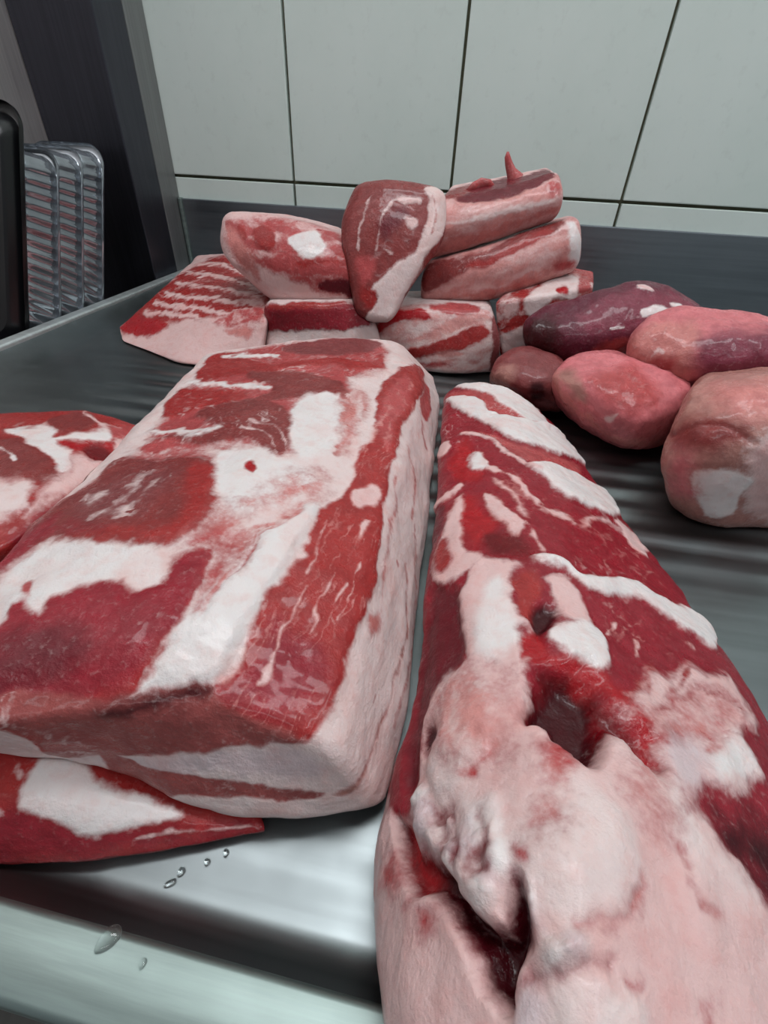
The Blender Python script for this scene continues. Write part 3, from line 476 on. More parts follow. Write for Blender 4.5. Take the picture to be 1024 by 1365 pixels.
# fat seams and muscles per body: kind, colour, edge mm, relief mm, relief edge mm, outline (0.1 mm, body chart)
PATCHES = {
    'centre': [['f','fat',3,0,1,[1225,592,1362,329,963,-1694,313,-1286,84,-1266,153,-949,440,-665,1010,157]],['l','rose',4,0,4,[-518,309,-309,672,-140,981,761,1048,1383,1008,1181,621,815,551,764,326,350,305,237,33,6,97,-542,104,-608,117],{'mar': (0.092,0.0281,1.3,4,12)}],['l','mauve',1.8,0.5,5,[404,968,759,1062,1158,1067,1394,985,1167,849,668,837]],['l','red',1.5,0.6,5,[-193,1003,15,1008,256,778,546,787,849,781,1130,707,1298,816,1199,629,930,642,617,705,306,683,9,674,-309,672,-258,855]],['l','brown',1.5,1.0,6,[86,684,453,644,721,504,755,353,582,398,311,365,123,405,255,508,101,592],{'mar': (0.063,-0.0078,0.8,2,12)}],['l','red',1.5,0.8,5,[-423,608,-218,580,68,477,-114,393,-310,374,-502,330,-517,467],{'mar': (0.0568,0.008,0.9,2,10)}],['l','brown',1.6,1.6,7,[-215,372,44,416,261,327,304,186,251,50,131,11,4,116,-210,124,-461,172,-539,189,-337,210,-156,225,-271,306],{'mar': (0.0096,-0.0266,1.1,1.6,14)}],['l','rose',1.5,0.3,4,[-639,144,-536,178,-286,134,-413,114,-542,104]],['f','white',1.5,0.8,4,[-73,938,150,919,373,853],{'w': 2.2}],['f','white',1.5,0.8,4,[-373,661,-94,597,213,515],{'w': 2.0}],['f','white',1.5,0.8,4,[-557,259,-337,210,-156,225],{'w': 1.8}],['f','pinkfat',1.0,0.2,2,[50,252,171,174,227,44],{'w': 0.3}],['f','pinkfat',1.0,0.2,2,[-2,204,99,143,151,26],{'w': 0.3}],['l','rose',5,0,3,[-701,72,-544,113,-284,97,-124,26,-280,5,-519,18],{'mar': (0.0417,-0.0031,1.4,3,8)}],['l','brown',1.8,2.5,10,[-694,97,-451,58,-230,39,-161,-14,-172,-162,-227,-256,-341,-330,-479,-304,-578,-268,-706,-251,-834,-260,-942,-297,-1019,-356,-1093,-383,-1040,-241,-1111,-207,-919,-81,-797,-4],{'mar': (0.0493,0.0134,0.75,2.5,9)}],['l','red',3,0,3,[-299,-5,-172,-20,-179,-174,-236,-249,-342,-325,-480,-293,-599,-256,-775,-235,-615,-223,-406,-246,-302,-189]],['l','deep',3,0,3,[-1093,-383,-1014,-362,-898,-259,-810,-206,-652,-214,-852,-221,-877,-160,-1004,-220,-1198,-309]],['l','mauve',4.0,0,2,[-834,-169,-734,-40,-516,10,-371,-37,-442,-136,-603,-179],{'mar': (0.0281,0.0132,1.75,2.6,7)}],['f','white',1.4,1.0,6,[-973,-399,-974,-339,-922,-291,-811,-255,-579,-265,-383,-344,-421,-409,-569,-408,-711,-415,-771,-427,-780,-460,-845,-431,-897,-456]],['l','deep',1.3,1.6,7,[-1191,-480,-924,-469,-896,-433,-849,-429,-780,-460,-768,-423,-701,-412,-547,-413,-410,-418,-358,-380,-273,-354,-206,-350,-236,-416,-270,-479,-312,-552,-389,-612,-451,-678,-474,-714,-564,-739,-691,-718,-851,-699,-1079,-683],{'mar': (0.0181,0.0163,0.55,5,10)}],['l','dark',4,0,2,[-1074,-476,-899,-517,-765,-498,-610,-556,-648,-626,-731,-667,-855,-671,-1116,-675]],['l','red',4,0,2,[-601,-703,-476,-685,-382,-593,-359,-618,-447,-690,-498,-727]],['l','rose',1,0,1,[-888,-379,-853,-372,-840,-414,-872,-408]],['f','white',1.3,2.2,7,[-456,-706,-392,-633,-294,-543,-242,-496,-93,-393,19,-317,164,-266,290,-261,207,-380,65,-479,-45,-576,-119,-642,-183,-690,-245,-728,-350,-715]],['f','white',2,0.8,8,[-161,82,41,57,206,-27,314,-138,138,-218,-43,-254,-138,-210,-166,-110]],['f','white',2,1.2,8,[368,366,686,378,600,96,370,-35,250,23]],['l','bright',0.8,-0.6,2,[-19,1,13,9,35,-26,18,-58,-13,-35]],['l','rose',1.0,-1.2,3,[-250,-560,-203,-504,-82,-407,43,-329,163,-283],{'w': 0.35}],['l','pale',1.6,0,2,[-224,-510,-179,-445,-106,-409,-159,-467,-203,-504]],['l','pale',1.4,-0.5,2,[-36,-357,81,-278,166,-164,234,-112,335,-170],{'w': 0.3}],['l','pale',1.4,0,2,[-140,-240,-2,-204,172,-155],{'w': 0.3}],['l','rose',1.4,-0.6,2,[109,-249,175,-243,202,-275,156,-282]],['l','pale',1.5,0,2,[-173,-357,-130,-311,-174,-277,-326,-300],{'w': 0.4}],['l','pale',1.6,0,2,[609,191,574,40,491,-19,645,107,768,265],{'w': 0.5}],['l','rose',6,0,3,[-220,-256,-140,-240,-31,-284,-58,-361,-154,-420,-201,-482,-247,-495,-222,-421,-203,-353,-295,-325],{'mar': (0.0168,0.0198,2.0,4,14)}],['l','pale',7,0,3,[-156,-237,-39,-223,199,-122,354,-144,245,-234,89,-273,-85,-331],{'mar': (0.037,0.0106,2.2,4,10)}],['l','pale',5,0,3,[656,303,832,423,849,289,633,83,544,-3],{'mar': (0.028,0.0357,2.0,4,10)}],['f','white',1.4,1.2,5,[-394,-631,-282,-554,-161,-490,23,-348,161,-289,260,-282,182,-382,44,-476,-61,-573,-134,-639,-200,-686,-275,-715,-384,-695]],['c','blush',2,0,1,[-208,-715,-134,-700,-50,-594,43,-512,195,-430,269,-333,422,-241,659,-16,886,167,1103,474,1527,609,1295,316,1012,118,750,-137,630,-304,537,-472,474,-540,387,-650,276,-738,186,-835,128,-894,53,-929,-109,-883]],['l','red',1.3,1.2,7,[-243,-737,-184,-720,-134,-700,-61,-591,31,-510,182,-428,258,-319,325,-283,410,-239,559,-112,640,-14,797,66,902,266,1096,491,1393,652,1774,725,1595,506,1329,318,1043,116,775,-140,654,-309,561,-480,496,-549,407,-660,292,-744,200,-842,141,-899,79,-937,19,-949,-109,-883,-192,-794],{'mar': (0.065,0.0536,1.05,2.0,30)}],['l','deep',5,0,2,[-209,-733,-108,-707,-15,-627,137,-707,158,-830,15,-866,-146,-803]],['f','pinkfat',1.2,0.3,2,[497,-221,633,-222,616,-302,501,-310,456,-275]],['f','pinkfat',1.0,0.3,2,[472,-371,515,-369,486,-411,438,-426]],['l','rose',2,0,2,[869,168,1089,401,1325,545,1299,396,1010,157,800,-32],{'mar': (0.0667,0.0578,1.6,2.0,8)}],['f','pinkfat',0.7,0.2,1,[145,-531,87,-611,25,-661,-25,-725,-63,-746],{'w': 0.35}],['f','pinkfat',0.7,0.2,1,[260,-512,161,-604,166,-640,121,-681],{'w': 0.25}],['f','pinkfat',0.6,0.2,1,[306,-561,233,-609,230,-677],{'w': 0.22}],['f','pinkfat',0.6,0.2,1,[403,-505,302,-611,248,-670],{'w': 0.2}],['f','pinkfat',0.6,0.2,1,[304,-339,238,-429,151,-488],{'w': 0.2}],['f','pinkfat',0.9,0.2,1,[-43,-722,-14,-710,-32,-745,-58,-746]],['l','frontlean',1.0,0.3,3,[-1125,-660,-856,-662,-691,-688,-561,-717,-474,-710,-350,-713,-242,-729,-124,-819,41,-929,12,-949,-148,-947,-285,-954,-491,-940,-766,-945,-824,-799,-894,-708,-1080,-680],{'mar': (0.0831,-0.0236,0.95,2.2,6)}],['l','wine',2.5,0,2,[-581,-742,-465,-724,-346,-724,-243,-736,-254,-755,-375,-747,-492,-758]],['f','greyfat',2.5,0,2,[-767,-962,-498,-957,-146,-966,23,-979,77,-1042,34,-1109,-236,-1056,-549,-1047,-702,-970]],['l','frontlean',0.8,-0.2,2,[-644,-909,-517,-998,-307,-1073,-38,-1142,72,-1201,23,-1222,-182,-1162,-435,-1146,-588,-1096,-654,-1029],{'mar': (0.0601,-0.0251,0.8,1.5,6)}],['l','tan',1.6,0,2,[98,-1203,157,-1179,208,-1156,177,-1212,114,-1226]],['l','tan',1.5,-0.3,2,[719,-644,645,-853,500,-977,402,-1058,291,-1104,196,-1154],{'w': 0.25}],['l','pale',1.6,0,2,[879,-489,751,-840,587,-1015,428,-1134],{'w': 0.15}],['l','rose',2.0,0,2,[1310,239,1285,66,1270,-63],{'w': 0.7}],['l','pale',1.8,0,2,[1005,-22,977,-264,867,-442],{'w': 0.5}],['l','pale',2.0,0,2,[802,-209,660,-415,551,-590,433,-750],{'w': 0.5}],['l','red',0.7,0,2,[662,-583,663,-617],{'w': 0.3}],['l','red',0.7,0,2,[339,-983,328,-1001],{'w': 0.3}],['l','pale',2.5,0,2,[395,-712,442,-726,439,-778,388,-768]],['l','rose',1.5,0,2,[1595,506,1633,368,1407,155,1311,268]]],
    'right': [['c','blush',3,0,1,[153,-34,478,34,816,-54,865,-106,600,-175,428,-262,349,-239,304,-131,225,-72]],['c','blush',3,0,1,[-930,664,-549,741,-273,553,461,410,698,157,325,154,-39,113,-308,36,-541,123]],['l','crimson',3,0,2,[-1137,996,-801,1028,211,484,666,135,334,27,-17,43,-449,-31],{'mar': (0.0868,-0.0441,0.9,3.5,10)}],['l','rose',1.6,0,2,[-1234,1318,-917,1416,-231,1211,-240,1123,-511,1053,-864,1161,-1153,1216],{'mar': (0.0956,-0.0097,1.2,2,3)}],['f','white',1.2,2.6,5,[-1302,1437,-1000,1519,-648,1486,-337,1290,-189,1175,-412,1168,-642,1220,-915,1367,-1202,1401]],['f','white',1.3,3.0,5,[-1220,1244,-980,1286,-669,1108,-349,1200,-133,1165,34,977,-54,940,-255,892,-491,886,-718,984,-997,1083]],['l','rose',1.6,0,2,[-737,899,-436,857,-46,907,18,816,-239,740,-456,774],{'mar': (0.0734,-0.0036,1.2,2,3)}],['f','white',1.3,3.2,5,[-294,695,-160,784,47,785,252,751,346,584,262,547,104,521,-29,544,-170,611]],['f','pinkfat',1.2,0.8,3,[-847,837,-675,856,-487,761,-318,705,-214,659],{'w': 1.2}],['f','pinkfat',1.2,0.8,3,[-532,585,-358,553,-259,478,-140,389,-2,382,62,361],{'w': 1.6}],['f','white',1.2,0.6,3,[-717,659,-632,695,-528,600,-621,542]],['f','pinkfat',1.2,0.8,3,[-453,358,-375,364,-174,240,-181,176,-291,208,-379,266]],['f','pinkfat',1.0,0.5,3,[-172,246,-88,194,-34,131],{'w': 0.8}],['f','pinkfat',2.0,0.5,3,[-438,491,-259,397,-176,289],{'w': 0.8}],['l','bright',3,-0.8,4,[-788,538,-818,794,-698,702,-633,554,-546,560,-525,464,-660,433]],['l','bright',3,-0.5,4,[-533,176,-538,340,-401,265,-302,195,-317,54,-369,58]],['l','blood',3,-0.5,4,[-310,122,-176,183,-62,125,-132,70,-258,54]],['f','pinkfat',1.2,0.8,4,[-626,392,-693,282,-769,139],{'w': 1.8}],['f','pinkfat',1.6,0.8,5,[-597,213,-581,341,-482,138,-359,19,-293,21,-307,-70,-415,-170,-508,-153,-553,-40,-553,72]],['l','red',2.5,0,2,[-563,-43,-511,29,-439,-49,-454,-122,-514,-127]],['f','pinkfat',1.2,0.6,3,[-1002,682,-903,739,-876,645,-942,603]],['l','dark',2.5,-1,4,[-721,136,-660,242,-585,88,-594,-93,-613,-167]],['f','white',1.0,2.6,4,[-56,98,32,112,136,93,339,123,506,121,690,115,809,68,885,-11,808,-40,650,0,475,39,344,44,216,18,123,55,26,71]],['f','pinkfat',1.2,0.5,3,[311,544,469,468,531,375,497,349,388,409]],['f','pinkfat',2.4,0.5,3,[111,368,211,484,337,459],{'w': 0.8}],['l','deep',2,0,2,[153,-34,478,34,816,-54,865,-106,600,-175,428,-262,349,-239,304,-131,225,-72],{'mar': (0.0106,-0.0202,1.1,3.5,7)}],['f','pinkfat',0.9,0.4,2,[422,-120,437,-162],{'w': 0.9}],['f','pinkfat',0.9,0.4,2,[330,-68,311,-108],{'w': 0.9}],['f','pinkfat',1.0,0.4,2,[681,-58,718,-77],{'w': 1.2}],['f','pinkfat',2.2,1.2,6,[366,-304,429,-248,507,-200,580,-198,671,-143,751,-158,859,-109,893,-183,953,-260,838,-306,855,-340,894,-388,794,-419,661,-438,582,-471,512,-449,491,-389,463,-329],{'fan': 1}],['f','white',2.5,0.8,6,[695,-353,821,-309,888,-387,771,-417,653,-415]],['f','greyfat',3,0,6,[529,-346,631,-340,660,-401,576,-456,522,-431]],['l','rose',3,0,2,[463,-329,517,-282,690,-220,877,-215,832,-289,645,-337,527,-354],{'mar': (0.0308,0.0095,2.3,3.5,18)}],['l','pale',2.4,0,2,[514,-344,622,-325,672,-304],{'w': 0.4}],['l','pale',1.2,0,2,[666,-358,698,-344,732,-323],{'w': 0.3}],['l','red',1.5,0,2,[399,-273,433,-228],{'w': 0.6}],['l','red',1.5,0,2,[460,-248,506,-191],{'w': 0.6}],['l','red',1.5,0,2,[563,-237,629,-204,649,-170],{'w': 0.5}],['f','pinkfat',1.6,1.0,5,[-293,4,-196,35,-88,47,-129,-13,-82,-79,-71,-139,34,-189,-30,-212,6,-265,39,-302,-47,-357,-112,-383,-152,-382,-212,-312,-265,-265,-320,-201,-291,-137,-301,-60]],['f','pinkfat',1.8,0,5,[-216,-434,20,-310,84,-421,189,-428,286,-415,340,-372,410,-412,481,-461,588,-484,655,-523,761,-583,897,-655,1172,-740,1260,-1118,30,-2132,-282,-1297,-276,-1010,-155,-855,-195,-700,-224,-603,-226,-536]],['f','white',2.5,0.5,5,[-194,-161,-158,-45,-91,-122,-14,-238,-63,-336,-149,-322]],['f','fat',4,4.5,26,[129,-602,234,-484,375,-481,397,-555,351,-639,279,-683,203,-675,131,-655]],['f','fat',3,2,12,[352,-372,424,-396,527,-454,646,-534,748,-595,676,-597,517,-526,417,-460]],['f','fat',3,3,9,[-147,-659,-121,-570,-11,-558,16,-642,-2,-719,-56,-758,-109,-736]],['f','fat',3,1.5,9,[-203,-460,-99,-389,-20,-424,-18,-542,-116,-589,-198,-560]],['f','white',2,2.0,5,[-14,-767,24,-712,83,-713,116,-729,100,-773,52,-793,-3,-795]],['f','white',2,1.6,5,[21,-695,57,-640,113,-644,123,-684,82,-712,38,-709]],['f','greyfat',2,2,6,[-161,-808,-126,-752,-70,-776,-17,-790,-32,-835,-88,-851]],['f','white',2,2.5,7,[243,-732,295,-687,308,-712,279,-741,246,-752]],['f','greyfat',2,2,6,[159,-676,186,-675,207,-702,202,-728,180,-708]],['f','fat',2,3,9,[274,-766,305,-736,339,-744,361,-826,303,-862]],['f','fat',2,2.5,9,[345,-736,426,-727,449,-799,371,-821]],['f','greyfat',2,2,7,[219,-819,253,-782,278,-797,294,-867,242,-886]],['l','mauve',2,-1.5,4,[213,-825,238,-782,293,-736,355,-713],{'w': 0.3}],['l','blush',6,0,4,[-188,-450,-41,-383,47,-393,69,-509,10,-601,-107,-603,-184,-549],{'mar': (0.0135,-0.0132,2.1,5,10)}],['l','pale',2,-0.8,4,[293,-675,353,-653,417,-611],{'w': 0.2}],['l','blood',1.2,-7,7,[75,-425,55,-386,74,-326,134,-271,205,-247,272,-263,341,-299,402,-331,462,-372,498,-425,468,-434,413,-412,381,-385,342,-373,314,-395,286,-418,242,-422,189,-429,178,-410,119,-413]],['l','wine',1.6,-4,6,[78,-405,74,-339,154,-286,242,-279,303,-324,303,-398,253,-415,190,-415,176,-404,115,-409]],['l','bright',2.5,0,3,[222,-240,302,-254,388,-300,458,-348,494,-421],{'w': 1.7}],['l','wine',1.0,-4,4,[18,-133,47,-90,98,-93,93,-143,56,-197,23,-185]],['l','red',1.5,-0.5,3,[-124,-15,-42,34,9,-19,13,-99,16,-171,-50,-144,-76,-77]],['l','bright',1.5,-0.8,3,[-9,-236,57,-189,100,-239,40,-304,11,-302]],['l','bright',1.5,-0.8,3,[38,-300,111,-230,242,-201,261,-224,133,-260]],['f','pinkfat',1.2,1,4,[17,9,89,42,175,-16,227,-88,179,-117,106,-102,74,-52]],['f','white',1.2,1.5,4,[108,-144,221,-95,292,-135,317,-200,257,-218,184,-212,106,-199]],['l','dark',2.0,-3,6,[-456,-226,-404,-188,-327,-180,-222,-292,-194,-366,-217,-440,-236,-540,-223,-663,-187,-789,-214,-816,-359,-568]],['l','wine',1.2,-6,4,[-202,-918,-137,-854,-74,-854,1,-814,67,-803,130,-774,154,-759,132,-733,141,-690,160,-669,185,-687,206,-725,212,-760,200,-797,200,-834,217,-864,189,-878,155,-876,119,-860,80,-847,30,-864,-16,-884,-42,-918,-85,-933,-149,-934]],['l','wine',2,-4,5,[34,-833,109,-792,162,-769,171,-708,198,-736,199,-785,180,-851,150,-841,102,-822]],['l','bright',3,0,3,[-177,-907,-140,-866,-74,-867,-18,-866,-50,-909,-108,-919]],['l','wine',1.2,-2.5,4,[-173,-681,-152,-628,-160,-605,-198,-620,-197,-678]],['l','mauve',1.5,-2,4,[-70,-785,-19,-752,-1,-721,-11,-762,-18,-796]],['l','rose',5,0,3,[-165,-1013,-126,-951,-85,-943,-77,-976,-116,-1014]],['l','rose',4,0,3,[-6,-925,12,-909,15,-937,0,-951]],['l','bright',2.2,-0.6,3,[10,-539,9,-584,7,-627],{'w': 1.2}],['l','rose',3.5,0,3,[137,-474,190,-434,239,-429,220,-471,196,-509,182,-482]],['l','bright',2,0,3,[193,-447,228,-439,206,-494],{'w': 0.6}],['l','pale',5,0,3,[171,-547,204,-523,210,-560,166,-581]],['l','bright',1.4,0,3,[148,-638,166,-631,164,-639]],['l','bright',1.6,0,3,[396,-712,418,-713,428,-718,407,-720]],['l','rose',2.5,0,3,[573,-736,600,-739,589,-747]],['l','rose',1.5,-0.5,3,[493,-516,510,-529,540,-555],{'w': 0.4}],['l','pale',1.5,-0.5,3,[540,-555,565,-588,621,-625],{'w': 0.2}],['l','pale',6,0,3,[396,-465,458,-477,477,-509,437,-493]],['l','deep',1.8,-0.5,5,[584,-473,671,-440,900,-400,1047,-259,1004,-439,860,-624,766,-583,655,-523],{'mar': (0.0329,0.0044,0.8,3,14)}],['l','wine',5,0,5,[660,-501,853,-482,1015,-518,864,-587,762,-564]],['l','deep',1.8,-0.4,5,[844,-297,964,-255,1108,-330,922,-398,894,-377,866,-338]],['f','white',1.6,1.5,3.5,[-90,-760,-92,-783,-121,-812,-142,-811,-144,-787,-112,-756]],['f','greyfat',1.6,1.5,3.5,[-49,-773,-58,-804,-82,-829,-112,-836,-105,-805,-78,-778]],['f','fat',1.6,1.5,3.5,[-12,-779,-11,-796,-36,-822,-53,-824,-49,-799,-26,-776]],['f','white',1.6,1.5,3.5,[23,-775,19,-794,2,-813,-13,-813,-13,-798,7,-776]],['f','greyfat',1.6,1.5,3.5,[40,-729,34,-752,15,-771,-7,-777,1,-750,21,-730]],['f','fat',1.6,1.5,3.5,[70,-728,70,-745,48,-767,36,-761,38,-742,59,-722]],['f','white',1.6,1.5,3.5,[109,-726,102,-748,85,-764,69,-765,71,-745,91,-726]],['f','greyfat',1.6,1.5,3.5,[61,-693,57,-712,39,-729,22,-729,29,-706,46,-691]],['f','fat',1.6,1.5,3.5,[89,-654,88,-670,66,-687,54,-681,54,-664,77,-646]],['f','white',1.6,1.5,3.5,[121,-667,114,-686,98,-698,81,-698,86,-680,104,-667]],['f','greyfat',1.6,1.5,3.5,[117,-701,115,-715,99,-728,88,-725,93,-707,107,-696]],['f','fat',1.6,1.5,3.5,[185,-673,183,-684,171,-692,163,-687,164,-678,177,-669]],['f','white',1.6,1.5,3.5,[206,-689,200,-703,189,-710,177,-707,182,-693,194,-686]],['f','greyfat',1.6,1.5,3.5,[212,-714,211,-723,199,-731,192,-726,195,-715,206,-708]],['f','fat',1.6,1.5,3.5,[69,-750,65,-768,49,-785,36,-784,36,-769,54,-750]],['f','white',1.6,1.5,3.5,[278,-719,271,-737,255,-747,241,-742,249,-722,264,-713]],['f','greyfat',1.6,1.5,3.5,[301,-701,298,-715,279,-724,270,-715,274,-700,293,-692]],['l','mauve',1.6,-1.2,2.5,[-8,-740,28,-737,30,-768],{'w': 0.35}],['l','mauve',1.6,-1.2,2.5,[71,-713,78,-682,54,-674],{'w': 0.35}],['l','mauve',1.6,-1.2,2.5,[-35,-776,-3,-772,-7,-794],{'w': 0.35}],['l','mauve',1.6,-1.2,2.5,[64,-755,76,-722,96,-708],{'w': 0.35}]],
    'left': [['l','brown',2,1,5,[-435,361,-16,203,74,151,144,-2,141,-124,78,-134,33,-85,-102,-37,-461,88],{'mar': (0.0124,-0.0222,0.5,3,9)}],['f','white',1.4,0.6,4,[36,249,271,187,227,121,319,107,512,101,571,55,481,3,352,48,231,82,282,4,216,-73,154,-78,154,18,109,97,63,193]],['l','brown',1.4,1,4,[303,238,480,251,540,155,387,120,258,139]],['f','pinkfat',1.2,0.3,3,[500,233,583,100,657,70,571,55,526,121]],['f','fat',2.4,1,5,[-462,69,-105,-44,-5,-68,47,-130,-12,-148,-28,-207,-103,-216,-167,-209,-510,-179]],['f','pinkfat',3.5,0.5,5,[261,-32,357,-79,380,-155,273,-193,137,-211,28,-210,-55,-245,62,-136,154,-99]],['f','pinkfat',1.6,0.3,3,[555,9,703,-44,541,-89,508,-42]],['l','bright',1.6,0,3,[235,65,347,39,487,-4,554,31,501,-61,371,-20,282,19]],['l','blood',1.8,-2,4,[355,1,443,-1,496,-60,423,-111,355,-98]],['l','deep',3,0,3,[-148,-316,45,-250,262,-217,441,-142,371,-315,-80,-497]],['l','rose',3,0,3,[590,80,732,58,795,-31,680,-38,570,16]],['f','white',1,0.2,2,[-49,112,-20,32],{'w': 0.8}]],
    'under': [['l','deep',5,0,3,[-395,390,-141,141,49,-148,319,-412,297,-439,12,-208,-306,84,-462,240]],['f','white',1.2,0.6,4,[-38,304,29,169,27,67,120,-125,144,-192,23,-103,-75,-48,-95,11,-176,205]],['f','pinkfat',1.0,0.3,2,[-237,265,-218,247,-229,224,-251,242]],['f','pinkfat',1.0,0,2,[-128,327,-131,295],{'w': 0.5}],['f','pinkfat',0.8,0.2,2,[-5,-146,94,-208,215,-334,295,-417],{'w': 0.15}]],
    'A': [['l','red',2.5,0,4,[-1135,-442,-914,-167,-303,222,277,431,670,-65,556,-239,96,-333,-582,-391,-661,-489,-966,-529],{'mar': (0.1165,0.0058,1.0,4,14)}],['l','bright',2.5,0,3,[-1174,-455,-1004,-321,-582,-391,-642,-481,-966,-521]],['f','pinkfat',2.0,0.8,4,[-822,-289,-410,-306,4,-391],{'w': 2.2}],['f','pinkfat',2.0,0.8,4,[-726,-192,-226,-246,103,-304,473,-266],{'w': 2.4}],['f','pinkfat',2.0,0.8,4,[-572,-86,130,-176,533,-209],{'w': 2.2}],['f','pinkfat',2.0,0.8,4,[-438,36,73,-36,516,-148],{'w': 2.0}],['f','pinkfat',2.0,0.8,4,[-301,175,194,86,585,-87],{'w': 2.4}],['f','pinkfat',2.0,0.8,4,[-144,312,241,259,483,95],{'w': 2.4}],['l','rose',3,0,3,[-33,-368,439,-251,521,-288,436,-392,79,-421],{'mar': (0.0482,0.0139,1.8,3,4)}],['l','pale',3,0,3,[70,-465,389,-436,293,-539]]],
    'B': [['l','rose',4,0,4,[-591,349,9,379,510,252,680,74,640,-350,114,-232,-305,-50,-486,141],{'mar': (0.1069,-0.0207,1.9,5,14)}],['f','fat',1.5,0,3,[81,-146,354,-87,631,-44],{'w': 1.5}],['l','rose',3,0,3,[-473,105,-259,-1,-15,91,94,15,282,-32,644,109,656,-183,503,-135,118,-174,-114,-134,-345,-51],{'mar': (0.0928,-0.0008,1.1,3,10)}],['l','red',1.6,1.2,4,[-313,282,-215,333,-118,260,-120,140,-234,91,-323,161]],['l','red',1.6,0.8,4,[-485,333,-409,283,-401,190,-480,205]],['l','rose',1.6,0,3,[-626,336,-532,362,-539,276,-606,263]],['f','white',1.6,0.6,4,[40,189,312,263,403,107,246,-5,119,36]],['l','red',1.5,0,3,[91,-20,377,9,645,67,648,-30,357,-46,127,-61]],['l','dark',1.6,0,3,[334,-186,672,-197,657,-373,499,-321,307,-273]],['l','rose',1.5,0,3,[352,263,539,193,650,95],{'w': 1.5}],['l','pale',5,0,3,[-593,320,-408,105,-321,-181,-508,-38,-635,141]]],
    'C': [['l','deep',2,0.5,4,[-660,276,-399,351,41,326,445,341,548,101,-35,82,-661,61],{'mar': (0.1019,-0.0,0.6,3,8)}],['l','red',2,0,4,[-570,317,-172,362,383,356,141,296,-336,288]]],
    'D': [['f','fat',1.8,0.8,4,[-127,-324,65,-147,354,37,457,28,231,-357,120,-662,-181,-647,-47,-411]],['f','rind',1.6,0.5,4,[394,614,653,547,607,209,343,-37,403,284,426,464]],['l','pale',1.2,0,3,[462,518,500,368,461,201],{'w': 0.5}],['f','pinkfat',1.5,0.3,3,[196,333,287,331,320,260,245,237]],['f','pinkfat',1.5,0.3,3,[115,502,326,512,327,472,154,451]],['f','pinkfat',1.5,0.3,3,[-261,40,-225,307,-149,497],{'w': 0.5}],['f','pinkfat',1.5,0.3,3,[-93,47,-28,311,78,481],{'w': 0.4}],['l','dark',4,0,3,[-63,244,118,416,232,388,161,253,16,129]],['l','red',2.5,0,3,[-220,-295,-81,-322,-62,-440,-193,-468]],['l','rose',3,0,3,[-282,-27,-90,-53,-122,-221,-237,-261]],['f','pinkfat',1.2,0.2,3,[-3,50,74,13],{'w': 1.0}]],
    'E': [['l','blush',4,0,4,[-684,-464,-552,128,568,397,708,11,-13,-273],{'mar': (0.1177,0.0365,2.2,5,20)}],['l','dark',1.4,-1.8,5,[-399,137,-200,298,209,390,540,467,537,340,211,206,-40,114,-300,88]],['l','brown',2,0,4,[-560,134,-444,233,-280,271,-359,139,-467,80]],['l','pale',5,0,4,[-638,-453,-21,-222,656,48,667,140,35,-93,-607,-284]],['l','rose',3,0,4,[483,291,608,331,671,192,552,184],{'mar': (0.0123,-0.0058,1.6,4,4)}],['f','fat',2,0,4,[-511,-125,11,38,590,186,564,133,-51,-44]]],
    'F': [['l','blush',4,0,4,[-805,-439,-801,-15,703,537,852,74,71,-306],{'mar': (0.1427,0.0547,2.2,5,20)}],['l','brown',2.5,0,4,[-822,-31,-261,111,152,330,577,521,560,393,219,202,-113,8,-406,-116,-754,-328],{'mar': (0.1252,0.0592,1.0,3,16)}],['l','red',2,0,4,[-340,-24,-48,126,375,368,492,347,181,157,-179,-26]],['f','white',2,0,4,[631,476,789,384,868,111,768,89]],['l','rose',3,0,4,[553,73,751,144,804,63,654,8]],['l','rose',3,0,4,[-204,-280,-68,-208,94,-211,-51,-317]],['l','pale',4,0,4,[-631,-398,162,-145,600,48,182,-236]]],
    'G': [['l','blush',4,0,4,[-624,-248,-658,261,517,335,712,-224,32,-341],{'mar': (0.1124,0.0233,2.3,5,16)}],['l','bright',1.8,0.5,4,[-648,130,-520,244,-207,310,-51,213,-308,182,-509,108,-625,39]],['l','red',2.2,0.5,4,[-411,-119,-161,-69,103,50,452,202,561,150,514,34,151,-84,-259,-212],{'mar': (0.0903,0.0296,0.7,3,10)}],['l','rose',2,0,4,[-124,350,117,403,440,372,362,286,45,280]],['l','mauve',2,0,4,[555,270,702,235,776,-224,632,-268,608,3]],['l','rose',3,0,4,[-318,-225,102,-222,190,-263,-228,-283]]],
    'H': [['l','red',3,0,4,[-611,251,-13,652,390,583,595,-149,-363,-497],{'mar': (0.0732,0.0647,1.9,5,9)}],['f','fat',2.2,0.6,4,[-270,272,-12,576,196,584,266,376,-4,292,-147,111]],['f','fat',2,0.5,4,[-461,-113,-185,0,-73,-174,-298,-351]],['f','fat',2,0.5,4,[-281,-455,6,-230,194,-298,-108,-500]],['f','pinkfat',2,0.3,4,[-468,175,-346,263,-322,156,-423,69]],['l','bright',1.5,0,4,[19,427,113,464,151,388,61,345]],['l','red',2,0,4,[-456,-50,-246,166,-183,61,-355,-68]],['l','rose',2,0,4,[212,587,333,584,386,477,278,422],{'mar': (0.0143,-0.0153,1.5,4,4)}]],
